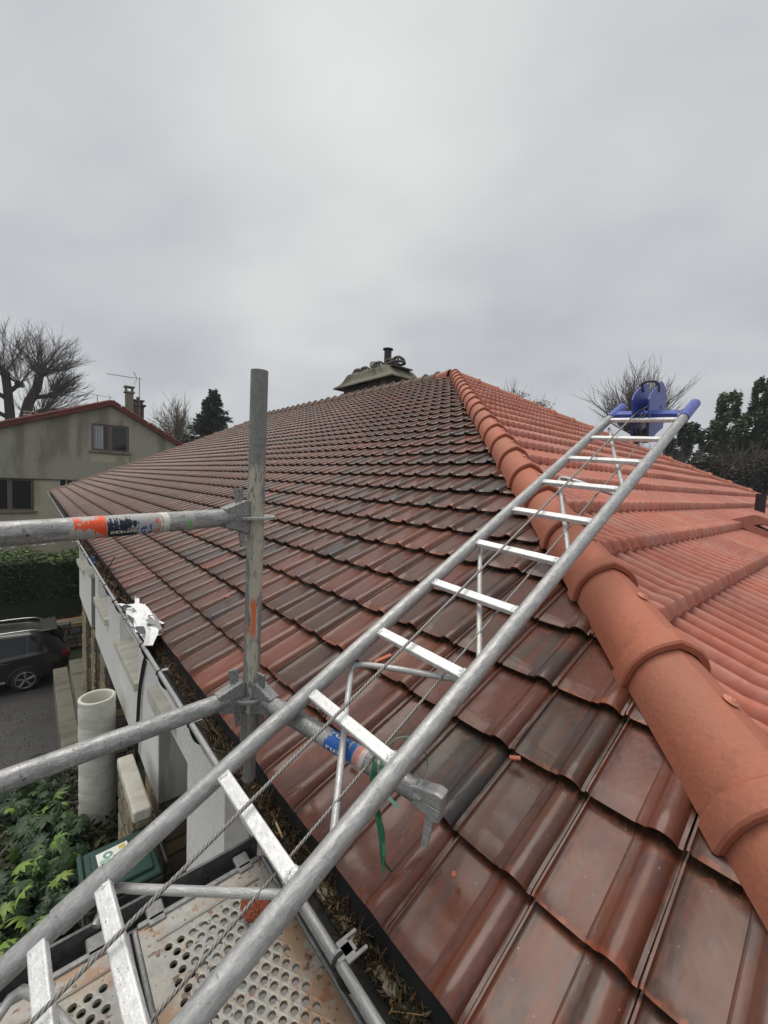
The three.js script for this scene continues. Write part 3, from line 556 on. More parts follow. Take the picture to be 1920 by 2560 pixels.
// gutter: trough on brackets, rolled front lip, back sheet, clips
{
  const XA = -21.6, XB = 0.45;
  const g = new THREE.Group(); g.name = 'gutter'; house.add(g);
  const prof = [[-0.468, 5.528], [-0.473, 5.49], [-0.490, 5.455], [-0.515, 5.437], [-0.545, 5.436], [-0.565, 5.45], [-0.572, 5.49], [-0.578, 5.535]];
  const P = [], U = []; srand(8);
  const st = 60; for (let i = 0; i <= st; i++) { const x = lerp(XA, XB, i / st); P.push(prof.map(([z, y]) => V(x, y, z))); U.push(prof.map((q, j) => [x, j * 0.04])); }
  mesh('trough', gridGeo(P, U), M.zincDark, g);
  const bs = [[-0.5700, 5.515], [-0.5640, 5.536], [-0.6, 5.545]]; const P2 = [], U2 = []; for (let i = 0; i <= st; i++) { const x = lerp(XA, XB, i / st); P2.push(bs.map(([z, y]) => V(x, y, z))); U2.push(bs.map((q, j) => [x, j * 0.04])); }
  mesh('front_lip', cyl(V(XA, 5.528, -0.462), V(XB, 5.528, -0.462), 0.0105, 0.0105, 14), M.lip, g);
  for (const x of [-0.62, -1.64, -2.17, -2.58, -3.57, -4.11, -5.5, -6.5, -7.6, -8.8, -10, -11.2, -12.4, -13.6, -15, -16.5, -18]) {
    const b = mesh('bracket', [new THREE.TorusGeometry(0.0135, 0.004, 6, 16).rotateY(Math.PI / 2).translate(x, 5.528, -0.462), curveTube([V(x, 5.52, -0.459), V(x, 5.488, -0.466), V(x, 5.45, -0.484), V(x, 5.43, -0.513), V(x, 5.43, -0.57)], 0.008, 12, 6)], M.zincDark, g);
    if (x > -3) mesh('clip', [box(x - 0.012, x + 0.012, 5.534, 5.540, -0.500, -0.455, 0.002), ...(x > -1 ? [box(x + 0.016, x + 0.024, 5.534, 5.540, -0.52, -0.49, 0.002), box(x - 0.024, x - 0.016, 5.534, 5.540, -0.52, -0.49, 0.002), box(x - 0.024, x + 0.024, 5.534, 5.540, -0.494, -0.47, 0.002)] : [])], M.lip, b);
  }
}
// what lies in the gutter
{
  srand(21);
  const leaf = (s) => { const q = new THREE.Shape(); q.moveTo(0, -s); q.quadraticCurveTo(s * 0.55, 0, 0, s); q.quadraticCurveTo(-s * 0.55, 0, 0, -s); const g = new THREE.ShapeGeometry(q, 3); const p = g.attributes.position; for (let i = 0; i < p.count; i++) p.setZ(i, p.getX(i) * p.getX(i) / s * 1.2 + p.getY(i) * p.getY(i) / s * 0.4); g.computeVertexNormals(); return ni(g); };
  const cols = [[0.105, 0.060, 0.026], [0.065, 0.036, 0.020], [0.16, 0.095, 0.035], [0.035, 0.028, 0.016], [0.105, 0.022, 0.018], [0.05, 0.055, 0.02]];
  const mk = (n, x0, x1, smin, smax, tone, name, label, zz = null) => {
    const list = []; const cc = [];
    for (let i = 0; i < n; i++) {
      const x = rr(x0, x1), t = rnd(), z = zz ? lerp(zz[0], zz[1], t) : lerp(-0.565, -0.525, Math.pow(t, 1.4)), g = rnd() < 0.75 ? leaf(rr(smin, smax)) : new THREE.CylinderGeometry(0.0016, 0.001, rr(0.03, 0.09), 4).toNonIndexed();
      g.rotateX(rr(-1.6, -0.2)); g.rotateY(rr(0, 6.28)); g.rotateZ(rr(-0.5, 0.5)); g.translate(x, 5.452 + rr(0, 0.034) + Math.max(0, -0.52 - z) * 0.25, z);
      ni(g); const c = cols[Math.min(5, Math.floor(tone(rnd(), x)))], k = rr(0.5, 1.25), a = new Float32Array(g.attributes.position.count * 3); for (let q = 0; q < a.length; q += 3) { a[q] = c[0] * k; a[q + 1] = c[1] * k; a[q + 2] = c[2] * k; } g.setAttribute('color', new THREE.BufferAttribute(a, 3)); list.push(g);
    }
    const m = mesh(name, list, std({ vertexColors: true, roughness: 0.55 })); info(m, label, 'leaf litter', null, 'stuff'); return m;
  };
  mk(2600, -2.75, -0.35, 0.004, 0.012, (t, x) => t < 0.35 ? 1 : t < 0.6 ? 0 : t < 0.72 ? 2 : t < 0.94 ? 3 : 5, 'leaf_litter', 'wet brown leaf litter in the gutter beside the near end of the scaffold deck');
  mk(2600, -8.5, -3.3, 0.010, 0.030, (t, x) => x < -5.6 ? (t < 0.45 ? 4 : t < 0.7 ? 1 : 3) : t < 0.3 ? 0 : t < 0.5 ? 1 : t < 0.62 ? 2 : t < 0.85 ? 3 : 4, 'leaf_litter', 'heap of dark red and brown leaves filling the gutter behind the white strips', [-0.565, -0.485]);
  // silt bed
  const P = [], U = []; for (let i = 0; i <= 140; i++) { const x = lerp(-8.5, 0.4, i / 140), row = [], ur = []; for (let j = 0; j <= 4; j++) { const t = j / 4; row.push(V(x, 5.4475 + 0.022 * t * (0.6 + 0.8 * hsh(i, j)), -0.535 - 0.037 * t + 0.006 * (hsh(i, j + 9) - .5))); ur.push([x, t * 0.05]); } P.push(row); U.push(ur); }
  info(mesh('gutter_silt', gridGeo(P, U, true), std({ map: texRGB(512, 256, (u, v) => { const a = fbm(u, v, 40, 10, 4, 180), b = fbm(u, v, 14, 4, 3, 181); return mix3([0.06, 0.036, 0.018], [0.035, 0.045, 0.016], sstep(0.45, 0.6, b)).map(x => x * (0.5 + 1.0 * a)); }), roughness: 0.6, bumpMap: grain, bumpScale: 0.01 })), 'brown and mossy wet silt lying along the bottom of the gutter', 'silt', null, 'stuff');
  // pale stones in the silt
  [[-0.80, 0.020], [-0.66, 0.018], [-0.71, 0.014], [-0.55, 0.016], [-0.58, 0.012]].forEach(([x, s], i) => {
    const g = new THREE.IcosahedronGeometry(s, 1), p = g.attributes.position; for (let q = 0; q < p.count; q++) { const k = 0.75 + 0.5 * hsh(Math.round(p.getX(q) * 900) + i * 7, Math.round(p.getZ(q) * 900)); p.setXYZ(q, p.getX(q) * k * 1.3, p.getY(q) * k * 0.6, p.getZ(q) * k); } g.computeVertexNormals();
    g.translate(0, 0, 0); const m = mesh('stone_chip', uvBox(g), std({ color: lin(0.23, 0.20, 0.15), roughness: 0.8 })); m.position.set(x, 5.468, -0.548);
    info(m, ['largest pale stone chip in the near gutter, above the gutter clip', 'pale stone chip in the gutter just right of the forked gutter clip', 'small pale stone chip in the gutter close beside the forked clip', 'pale stone chip in the gutter nearest the bottom edge of the picture', 'smallest pale stone chip in the silt near the bottom edge'][i], 'stone', 'stone chips in the gutter');
  });
  // blade of grass and straw
  info(mesh('grass_blade', ribbon([V(-4.75, 5.47, -0.535), V(-4.60, 5.60, -0.55), V(-4.42, 5.72, -0.57)], 0.014, V(0.5, 0, 0.85)), std({ color: lin(0.20, 0.27, 0.13), roughness: 0.6, side: THREE.DoubleSide })), 'single pale green grass blade sprouting from the leaves in the gutter', 'grass blade');
  info(mesh('straw_blade', ribbon([V(-1.10, 5.475, -0.545), V(-1.05, 5.487, -0.535), V(-1.0, 5.48, -0.53)], 0.006, V(0.2, 0, 1)), std({ color: lin(0.5, 0.38, 0.2), roughness: 0.7, side: THREE.DoubleSide })), 'short straw coloured leaf on the silt behind the second lowest ladder rung', 'straw');
  const tw = []; for (let i = 0; i < 34; i++) { const x = rr(-1.75, -1.35), a = V(x, rr(5.46, 5.49), rr(-0.56, -0.5)); tw.push(cyl(a, a.clone().add(V(rr(-0.09, 0.09), rr(-0.01, 0.03), rr(-0.03, 0.03))), 0.0016, 0.001, 4)); }
  info(mesh('twig_bunch', tw, std({ color: lin(0.13, 0.085, 0.05), roughness: 0.8 })), 'tangle of thin dry twigs in the gutter just left of the scaffold post', 'twigs');
  // blue scrap
  const bs = []; for (let i = 0; i < 4; i++) bs.push(ribbon([V(-5.75 + i * 0.06, 5.485, -0.55), V(-5.66 + i * 0.05, 5.512 + 0.01 * i, -0.53 + 0.01 * i), V(-5.5, 5.49, -0.515), V(-5.40 + 0.03 * i, 5.50, -0.505)], 0.03, V(0.3, 0.5, 0.8).normalize()));
  info(mesh('plastic_scrap', bs, std({ color: lin(0.10, 0.17, 0.36), roughness: 0.4, side: THREE.DoubleSide })), 'crumpled pale blue plastic scrap lying on the leaves in the far gutter', 'plastic scrap');
  // white strips heaped in the gutter
  const wm = std({ map: rep(texRGB(256, 256, (u, v) => { const k = 0.70 + 0.16 * fbm(u, v, 8, 8, 4, 184); return [k * 0.98, k, k * 1.02]; }), 8, 8), roughness: 0.55, side: THREE.DoubleSide });
  const heap = thing('white_strip_bundle', 'heap of torn white plastic strips and a grey sheet dumped in the gutter', 'plastic strips', [-2.95, 5.48, -0.52]);
  srand(91);
  const arc = (pts, w, s) => mesh('strip', ribbon(pts.map(p => V(-2.95 + (p[0] + 2.95) * 0.80, p[1] - (p[1] - 5.53) * 0.25, p[2] + rr(-0.004, 0.004))), w * 0.62, s.clone().normalize()), wm, heap);
  arc([[-3.62, 5.535, -0.470], [-3.48, 5.560, -0.478], [-3.30, 5.575, -0.490]], 0.055, V(0.35, 0.1, -0.9));
  arc([[-3.62, 5.585, -0.585], [-3.42, 5.60, -0.560], [-3.22, 5.595, -0.535]], 0.050, V(0.3, 0.1, 1));
  arc([[-3.36, 5.57, -0.475], [-3.22, 5.635, -0.50], [-3.05, 5.645, -0.53], [-2.92, 5.60, -0.545], [-2.82, 5.57, -0.55]], 0.12, V(0.35, 0.1, -1));
  arc([[-3.30, 5.575, -0.55], [-3.16, 5.63, -0.545], [-3.02, 5.625, -0.52], [-2.88, 5.585, -0.50], [-2.70, 5.56, -0.488]], 0.10, V(0.4, 0.25, -1));
  arc([[-3.14, 5.56, -0.455], [-3.06, 5.60, -0.475], [-2.95, 5.615, -0.50], [-2.80, 5.585, -0.505], [-2.66, 5.555, -0.50], [-2.55, 5.545, -0.50]], 0.085, V(0.25, 0.3, -1));
  arc([[-2.72, 5.565, -0.482], [-2.60, 5.570, -0.500], [-2.52, 5.572, -0.535], [-2.52, 5.580, -0.575], [-2.58, 5.592, -0.60]], 0.062, V(0.9, 0.2, 0.3));
  arc([[-2.84, 5.568, -0.50], [-2.76, 5.592, -0.525], [-2.70, 5.598, -0.555], [-2.72, 5.600, -0.59]], 0.055, V(0.9, 0.3, 0.2));
  arc([[-2.95, 5.58, -0.56], [-2.86, 5.615, -0.565], [-2.76, 5.61, -0.58], [-2.68, 5.598, -0.605]], 0.05, V(0.8, 0.1, 0.6));
  arc([[-3.25, 5.56, -0.505], [-3.12, 5.60, -0.47], [-3.0, 5.585, -0.455], [-2.86, 5.55, -0.462]], 0.05, V(0.1, 0.6, 0.8));
  for (let i = 0; i < 9; i++) { const x = rr(-3.2, -2.6), z = rr(-0.56, -0.47); arc([[x, 5.56, z], [x + rr(0.03, 0.08), 5.60 + rr(0, 0.05), z + rr(-0.03, 0.03)], [x + rr(0.10, 0.16), 5.60 + rr(-0.02, 0.04), z + rr(-0.05, 0.05)], [x + rr(0.18, 0.26), 5.56, z + rr(-0.05, 0.05)]], rr(0.05, 0.09), V(rr(-0.5, 0.5), rr(0, 0.5), 1)); }
  mesh('grey_sheet', ribbon([V(-3.0, 5.572, -0.57), V(-2.88, 5.590, -0.56), V(-2.70, 5.580, -0.55), V(-2.60, 5.560, -0.545)], 0.06, V(0.1, 0.25, -1).normalize()), std({ color: lin(0.24, 0.24, 0.245), roughness: 0.5, side: THREE.DoubleSide }), heap);
}
// broken tile flakes on the roof
{
  srand(31);
  const flake = (x, s, w, l, turn, label) => { const q = roofAt(s), g = box(-w / 2, w / 2, 0, 0.008, -l / 2, l / 2, 0.003), p = g.attributes.position; g.rotateY(turn); const m = mesh('tile_shard', g, M.cap[2]); m.rotation.x = q.a; m.position.set(x, q.y + 0.030, q.z - 0.012); info(m, label, 'tile shard'); return m; };
  flake(-1.19, 0.02, 0.018, 0.075, -0.5, 'long orange tile shard on the dark tile just right of the post');
  flake(-1.62, -0.22, 0.02, 0.02, 0.4, 'tiny orange tile chip on a tile left of the post');
  flake(-0.96, -0.33, 0.022, 0.014, 0.2, 'small red tile chip under the lowest run of the hoist cable');
  flake(-2.55, -0.12, 0.008, 0.06, -1.2, 'thin orange splinter on the brightest tile near the white strips');
  flake(-0.56, -0.05, 0.03, 0.012, 0.5, 'flat orange chip on the roof below a ladder rung');
  flake(-0.53, -0.36, 0.010, 0.012, 0.7, 'tiny salmon chip on the tile below the free tube end');
}

// ------------------------------------------------------------------ scaffold
const textTex = (w, h, draw) => { const c = document.createElement('canvas'); c.width = w; c.height = h; const x = c.getContext('2d'); draw(x, w, h); return x.getImageData(0, 0, w, h).data; };
const POST = V(-1.158, 0, -0.494);
const YR1 = 6.386, YR2 = 5.852;
function rosetteGeo() {
  const S = new THREE.Shape(); S.absarc(0, 0, 0.058, 0, Math.PI * 2);
  const add = p => S.holes.push(p); const c = new THREE.Path(); c.absarc(0, 0, 0.0235, 0, Math.PI * 2); add(c);
  for (let i = 0; i < 8; i++) { const a = i * Math.PI / 4 + 0.2, h = new THREE.Path(); h.absellipse(Math.cos(a) * 0.041, Math.sin(a) * 0.041, 0.010, i % 2 ? 0.008 : 0.012, 0, Math.PI * 2, false, a); add(h); }
  const g = new THREE.ExtrudeGeometry(S, { depth: 0.006, bevelEnabled: true, bevelSize: 0.0015, bevelThickness: 0.0015, bevelSegments: 2, curveSegments: 20 }); g.rotateX(Math.PI / 2); return uvBox(g, 6);
}
{
  const t = thing('scaffold_post', 'upright scaffold post with worn cream paint, an orange mark and two slotted rings', 'scaffold post', [POST.x, 5.6, POST.z]);
  const p = (y, dx = 0) => V(POST.x + dx, y, POST.z);
  const body = pipe(p(5.70), p(6.800, 0.012), 0.02415, 0.0035, 40); mesh('tube', body, M.post, t);
  const uv = body.attributes.uv, pp = body.attributes.position; for (let i = 0; i < uv.count; i++) uv.setY(i, pp.getY(i) - 5.6);
  mesh('sleeve', [pipe(p(5.70), p(5.80), 0.0275, 0.003, 32)], M.cast, t);
  mesh('spigot', [cyl(p(5.585), p(5.70), 0.0185, 0.0185, 28), new THREE.SphereGeometry(0.0195, 20, 12).translate(POST.x, 5.585, POST.z)], M.cast, t);
  mesh('bolt_hole', [cyl(V(POST.x + 0.026, 6.74, POST.z + 0.006), V(POST.x + 0.0285, 6.74, POST.z + 0.0075), 0.006, 0.006, 14), cyl(V(POST.x + 0.012, 5.66, POST.z + 0.0135), V(POST.x + 0.0135, 5.66, POST.z + 0.0155), 0.005, 0.005, 12)], M.black, t);
  for (const y of [YR1, YR2]) mesh('rosette', rosetteGeo().translate(POST.x, y, POST.z), y > 6 ? M.rosette : M.cast, t);
}
// cast ledger head with wedge: local +x points away from the post along the tube, origin on the post axis
function ledgerHead(dir, at, parent, wedgeMat = M.cast, headMat = M.cast, k = 1, drop = 0) {
  const x = dir.clone().normalize(), y = V(0, 1, 0), z = x.clone().cross(y).normalize(), yy = z.clone().cross(x).normalize();
  const m = new THREE.Matrix4().makeBasis(x, yy.multiplyScalar(k), z); m.setPosition(at.x, at.y, at.z);
  const jaw = (s) => { const S = new THREE.Shape(); S.moveTo(0.026, 0.004); S.lineTo(0.026, 0.040); S.quadraticCurveTo(0.036, 0.046, 0.046, 0.040); S.lineTo(0.098, 0.023); S.lineTo(0.098, 0.0); S.lineTo(0.062, 0.0); S.lineTo(0.060, 0.004); S.lineTo(0.026, 0.004);
    const g = new THREE.ExtrudeGeometry(S, { depth: 0.026, bevelEnabled: true, bevelSize: 0.004, bevelThickness: 0.005, bevelSegments: 2 }); g.translate(0, 0, -0.013); if (s < 0) g.rotateX(Math.PI); return uvBox(g, 4); };
  mesh('ledger_head', [jaw(1), jaw(-1), cyl(V(0.07, 0, 0), V(0.112, 0, 0), 0.021, 0.0242, 24)].map(g => xf(g, m)), headMat, parent);
  const w = new THREE.Shape(); w.moveTo(0.040, -0.085); w.lineTo(0.052, -0.085); w.lineTo(0.060, 0.080); w.lineTo(0.034, 0.080); w.lineTo(0.040, -0.085);
  const hl = new THREE.Path(); hl.absarc(0.047, 0.066, 0.005, 0, Math.PI * 2); w.holes.push(hl);
  const wg = new THREE.ExtrudeGeometry(w, { depth: 0.006, bevelEnabled: true, bevelSize: 0.001, bevelThickness: 0.001, bevelSegments: 1 }); wg.translate(0, -drop, -0.003); wg.rotateX(0.12);
  mesh('wedge', xf(uvBox(wg, 4), m), wedgeMat, parent);
}
function ledgerSticker(a, b, r, s0, s1, paint, rot) {   // worn sticker wrapped round the tube, a real thin sleeve
  const d = b.clone().sub(a).normalize(), P = a.clone().addScaledVector(d, s0), Q = a.clone().addScaledVector(d, s1), g = new THREE.CylinderGeometry(r, r, s1 - s0, 40, 1, true);
  g.translate(0, (s1 - s0) / 2, 0); g.rotateY(rot); g.applyQuaternion(new THREE.Quaternion().setFromUnitVectors(V(0, 1, 0), d)); g.translate(P.x, P.y, P.z); return ni(g);
}
// worn print on bare zinc: colour comes from the drawing, wear from noise
function wornMap(w, h, draw, wear, o) {
  const img = textTex(w, h, draw);
  return texRGB(w, h, (u, v) => { const i = ((Math.floor((1 - v) * h) * w) + Math.floor(u * w)) * 4, a = img[i + 3] / 255, l = x => Math.pow(x / 255, 2.2); const n = fbm(u, v, 6, 6, 4, o), n2 = fbm(u, v, 8, 70, 3, o + 1), n3 = fbm(u, v, 60, 60, 3, o + 2); const k = 0.26 + 0.22 * n3; const keep = a * sstep(wear, wear - 0.05, n * 0.55 + n2 * 0.30 + n3 * 0.15); return mix3([k, k, k * 0.98], [l(img[i]), l(img[i + 1]), l(img[i + 2])], keep); });
}
{
  // upper guard rail
  const A = V(POST.x, YR1 + 0.002, POST.z), B = V(-0.88, 6.343, 0.95), d = B.clone().sub(A).normalize();
  const t = thing('guard_rail', 'upper horizontal scaffold tube with worn orange and blue sticker bands, at eye level', 'scaffold tube', [A.x, A.y, A.z]);
  const S = A.clone().addScaledVector(d, 0.10);
  mesh('tube', pipe(S, B, 0.02415, 0.0032, 40), M.ledger, t); ledgerHead(d, A, t);
  const w = wornMap(512, 512, (x, W, H) => {
    // canvas x runs round the tube, y runs along it (bottom is nearer the post)
    x.clearRect(0, 0, W, H);
    x.save(); x.translate(0, H); x.rotate(-Math.PI / 2);                  // now X along the tube from the post outwards, Y round it
    const Lx = H, Ly = W;
    x.fillStyle = '#1b2436'; x.fillRect(Lx * 0.16, 0, Lx * 0.50, Ly); x.fillStyle = '#2c4f8f'; x.fillRect(Lx * 0.16, Ly * 0.0, Lx * 0.2, Ly); x.fillStyle = '#e0532d'; x.fillRect(Lx * 0.665, 0, Lx * 0.29, Ly); x.fillStyle = '#d8492e'; x.fillRect(Lx * 0.11, 0, Lx * 0.07, Ly); x.fillStyle = '#d8d4c8'; x.fillRect(0.0, 0, Lx * 0.11, Ly);
    x.restore();
    x.save(); x.translate(W, 0); x.rotate(Math.PI / 2); x.fillStyle = '#ece9e0'; x.font = 'bold 30px sans-serif'; x.textBaseline = 'middle';
    for (const y of [0.12, 0.45, 0.79]) { x.fillText('scafom-rux', H * 0.47, W * y); for (let k = 0; k < 3; k++) { x.beginPath(); x.lineWidth = 5; x.strokeStyle = '#ece9e0'; x.arc(H * 0.40 + k * 12, W * y, 13, 2.0, 4.3); x.stroke(); } x.beginPath(); x.arc(H * 0.455, W * y, 11, 0, 6.3); x.stroke(); }
    x.restore();
  }, 0.535, 190);
  mesh('sticker', ledgerSticker(S, B, 0.02445, 0.150, 0.350, null, 2.0), std({ map: w, roughness: 0.55, metalness: 0.1, bumpMap: galvBump, bumpScale: 0.0006 }), t);
  mesh('paint_mark', ledgerSticker(S, B, 0.02442, 0.088, 0.112, null, 0).clone(), std({ map: texRGB(128, 128, (u, v) => mix3([0.36, 0.37, 0.36], [0.10, 0.45, 0.06], sstep(0.60, 0.66, fbm(u, v, 5, 4, 3, 195)))), roughness: 0.6 }), t);
  // rain drops hanging under it
  const dr = []; srand(14); for (let i = 0; i < 9; i++) { const s = rr(0.3, 0.5), q = S.clone().addScaledVector(d, s); const g = new THREE.SphereGeometry(0.0024, 8, 6); g.scale(rr(0.8, 1.6), 1.1, 1); g.translate(q.x, q.y - 0.0252, q.z); dr.push(ni(g)); }
  info(mesh('rain_drops', dr, phy({ color: lin(0.9, 0.92, 0.95), roughness: 0.05, transmission: 1, thickness: 0.004, ior: 1.33 })), 'row of rain drops hanging under the upper scaffold tube', 'rain drops', null, 'stuff');
}
{
  const A = V(POST.x, YR2 + 0.004, POST.z), B = V(-1.12, 5.79, 0.95), d = B.clone().sub(A).normalize();
  const t = thing('guard_rail', 'lower horizontal scaffold tube, plain blotchy zinc with no stickers, crossing over the shrubs', 'scaffold tube', [A.x, A.y, A.z]);
  const S = A.clone().addScaledVector(d, 0.10);
  mesh('tube', pipe(S, B, 0.02415, 0.0032, 40), M.ledger, t); ledgerHead(d, A, t);
}
{
  // short tube reaching out over the roof
  const A = V(POST.x, YR2 + 0.002, POST.z), B = V(-0.532, 5.790, -0.690), d = B.clone().sub(A).normalize();
  const t = thing('scaffold_transom', 'short scaffold tube with a blue sticker reaching over the roof under the ladder', 'scaffold tube', [A.x, A.y, A.z]);
  const S = A.clone().addScaledVector(d, 0.10), E = A.clone().addScaledVector(d, A.distanceTo(B) - 0.09);
  mesh('tube', pipe(S, E, 0.02415, 0.0032, 40), M.ledger, t); ledgerHead(d, A, t);
  // head at the free end, turned away from the post
  ledgerHead(d.clone().negate(), B, t, M.rail, M.rail, 0.72, 0.055);
  const w = wornMap(512, 256, (x, W, H) => { x.clearRect(0, 0, W, H); x.fillStyle = '#2e62b0'; x.fillRect(0, H * 0.22, W, H * 0.62); x.fillStyle = '#d9c9c4'; x.fillRect(0, 0, W, H * 0.2); x.fillStyle = '#d98f86'; x.fillRect(0, H * 0.1, W * 0.9, H * 0.1);
    x.fillStyle = '#f0f0ee'; x.font = 'bold 60px sans-serif'; for (let k = 0; k < 4; k++) { x.save(); x.translate(W * (0.16 + k * 0.25), H * 0.80); x.rotate(-Math.PI / 2); x.fillText('rux', 0, 0); x.restore(); } }, 0.55, 197);
  mesh('sticker', ledgerSticker(S, B, 0.02445, 0.185, 0.33, null, 1.2), std({ map: w, roughness: 0.55, metalness: 0.1 }), t);
}
// perforated steel decks
{
  const YD = 5.412;
  function deck(label, x0, x1, z0, z1, o) {
    const t = thing('scaffold_deck', label, 'scaffold deck', [x0, YD, (z0 + z1) / 2]);
    // rhombic cells, each with a round hole pressed through it
    const DX = 0.0435, DZ = 0.0262, R = 0.0083, B = new Buf(), rims = [], N = 16;
    const nx = 20, nz = Math.floor((z1 - z0 - 0.05) / DZ), cx0 = x0 + 0.085, cz0 = (z0 + z1) / 2 - (nz - 1) * DZ / 2;
    for (let i = 0; i < nx * 2 - 1; i++) for (let j = 0; j < nz - (i % 2); j++) {
      const cx = cx0 + i * DX / 2, cz = cz0 + (j + (i % 2) / 2) * DZ, P = [], Q = [], W = [];
      for (let k = 0; k <= N; k++) { const a = k / N * Math.PI * 2, c = Math.cos(a), s = Math.sin(a), q = 1 / (Math.abs(c) / (DX / 2) + Math.abs(s) / (DZ / 2)); P.push(V(cx + c * q, YD, cz + s * q)); Q.push(V(cx + c * R, YD - 0.0006, cz + s * R)); W.push(V(cx + c * R * 0.97, YD - 0.009, cz + s * R * 0.97)); }
      const u = p => [p.x * 2.2, p.z * 2.2];
      for (let k = 0; k < N; k++) { B.tri(P[k], Q[k + 1], P[k + 1], u(P[k]), u(Q[k + 1]), u(P[k + 1])); B.tri(P[k], Q[k], Q[k + 1], u(P[k]), u(Q[k]), u(Q[k + 1])); B.quad(Q[k], W[k], W[k + 1], Q[k + 1], u(Q[k]), u(W[k]), u(W[k + 1]), u(Q[k + 1])); }
    }
    const xe = cx0 + (nx - 1) * DX, za = cz0, zb = cz0 + (nz - 1) * DZ, hx = DX / 2, hz = DZ / 2, fl = (a, b, c, d) => uvBox(new THREE.PlaneGeometry(b - a, d - c).rotateX(-Math.PI / 2).translate((a + b) / 2, YD, (c + d) / 2), 2.2);
    const frame = [fl(x0, cx0 - hx, z0, z1), fl(xe + hx, x1, z0, z1), fl(cx0 - hx, xe + hx, z0, za - hz), fl(cx0 - hx, xe + hx, zb + hz, z1)], up = (a, b, c) => B.tri(a, b, c, [a.x, a.z], [b.x, b.z], [c.x, c.z]);
    for (const [z, s] of [[za, -1], [zb, 1]]) { for (let i = 0; i + 1 < nx; i++) { const x = cx0 + i * DX; up(V(x, YD, z + s * hz), V(x + DX, YD, z + s * hz), V(x + hx, YD, z)); } up(V(cx0 - hx, YD, z + s * hz), V(cx0, YD, z + s * hz), V(cx0 - hx, YD, z)); up(V(xe + hx, YD, z + s * hz), V(xe, YD, z + s * hz), V(xe + hx, YD, z)); }
    for (let j = 0; j + 1 < nz; j++) for (const [x, s] of [[cx0, -1], [xe, 1]]) up(V(x + s * hx, YD, cz0 + j * DZ), V(x + s * hx, YD, cz0 + (j + 1) * DZ), V(x, YD, cz0 + (j + .5) * DZ));
    mesh('perforated_plate', [uvBox(B.geo(), 2.2), ...frame], M.deck, t);
    const rim = (a, b, c, d, n) => mesh(n, box(a, b, YD - 0.05, YD + 0.006, c, d, 0.005), M.zinc, t);
    rim(x0 + 0.001, x1, z0 - 0.012, z0 - 0.001, 'side_rail'); rim(x0 + 0.001, x1, z1 + 0.001, z1 + 0.012, 'side_rail'); rim(x0 - 0.010, x0 + 0.006, z0, z1, 'end_cap');
    mesh('stiffening_bead', [cyl(V(x0 + 0.055, YD + 0.0, z0 + 0.03), V(x0 + 0.055, YD + 0.0, z1 - 0.03), 0.004, 0.004, 8)], M.deck, t);
  }
  deck('perforated steel scaffold deck beside the gutter, with a red tile lump on it', -1.045, 0.35, -0.485, -0.178, 3);
  deck('rusty perforated steel scaffold deck at the outer side, bottom left', -1.045, 0.35, -0.150, 0.157, 5);
  const tr = thing('deck_beam', 'dark steel channel beam across the ends of the perforated decks', 'scaffold beam', [-1.08, 5.36, -0.1]);
  mesh('channel', [box(-1.108, -1.100, 5.355, 5.432, -0.50, 0.42), box(-1.1, -1.062, 5.355, 5.363, -0.50, 0.42), box(-1.062, -1.056, 5.355, 5.40, -0.50, 0.42)], M.steelDark, tr);
  for (const z of [-0.44, -0.22, -0.1, 0.1]) mesh('hook', [box(-1.09, -1.03, 5.405, 5.418, z - 0.02, z + 0.02, 0.005)], M.zinc, tr);
  // red lump
  const g = new THREE.IcosahedronGeometry(0.036, 3), p = g.attributes.position; for (let i = 0; i < p.count; i++) { const q = V().fromBufferAttribute(p, i), k = 0.72 + 0.5 * vnoise(q.x * 60 + 40, q.y * 60 + q.z * 50 + 40, 97, 89); p.setXYZ(i, q.x * k * 1.25, q.y * k * 0.7, q.z * k); } g.computeVertexNormals();
  const m = mesh('tile_lump', uvBox(g, 3), std({ map: capMap, color: lin(0.62, 0.42, 0.32), roughness: 0.6, bumpMap: grain, bumpScale: 0.006 })); m.position.set(-0.905, 5.435, -0.415); m.rotation.y = 0.7; info(m, 'rough red brick lump lying on the perforated deck under the ladder', 'tile lump');
}
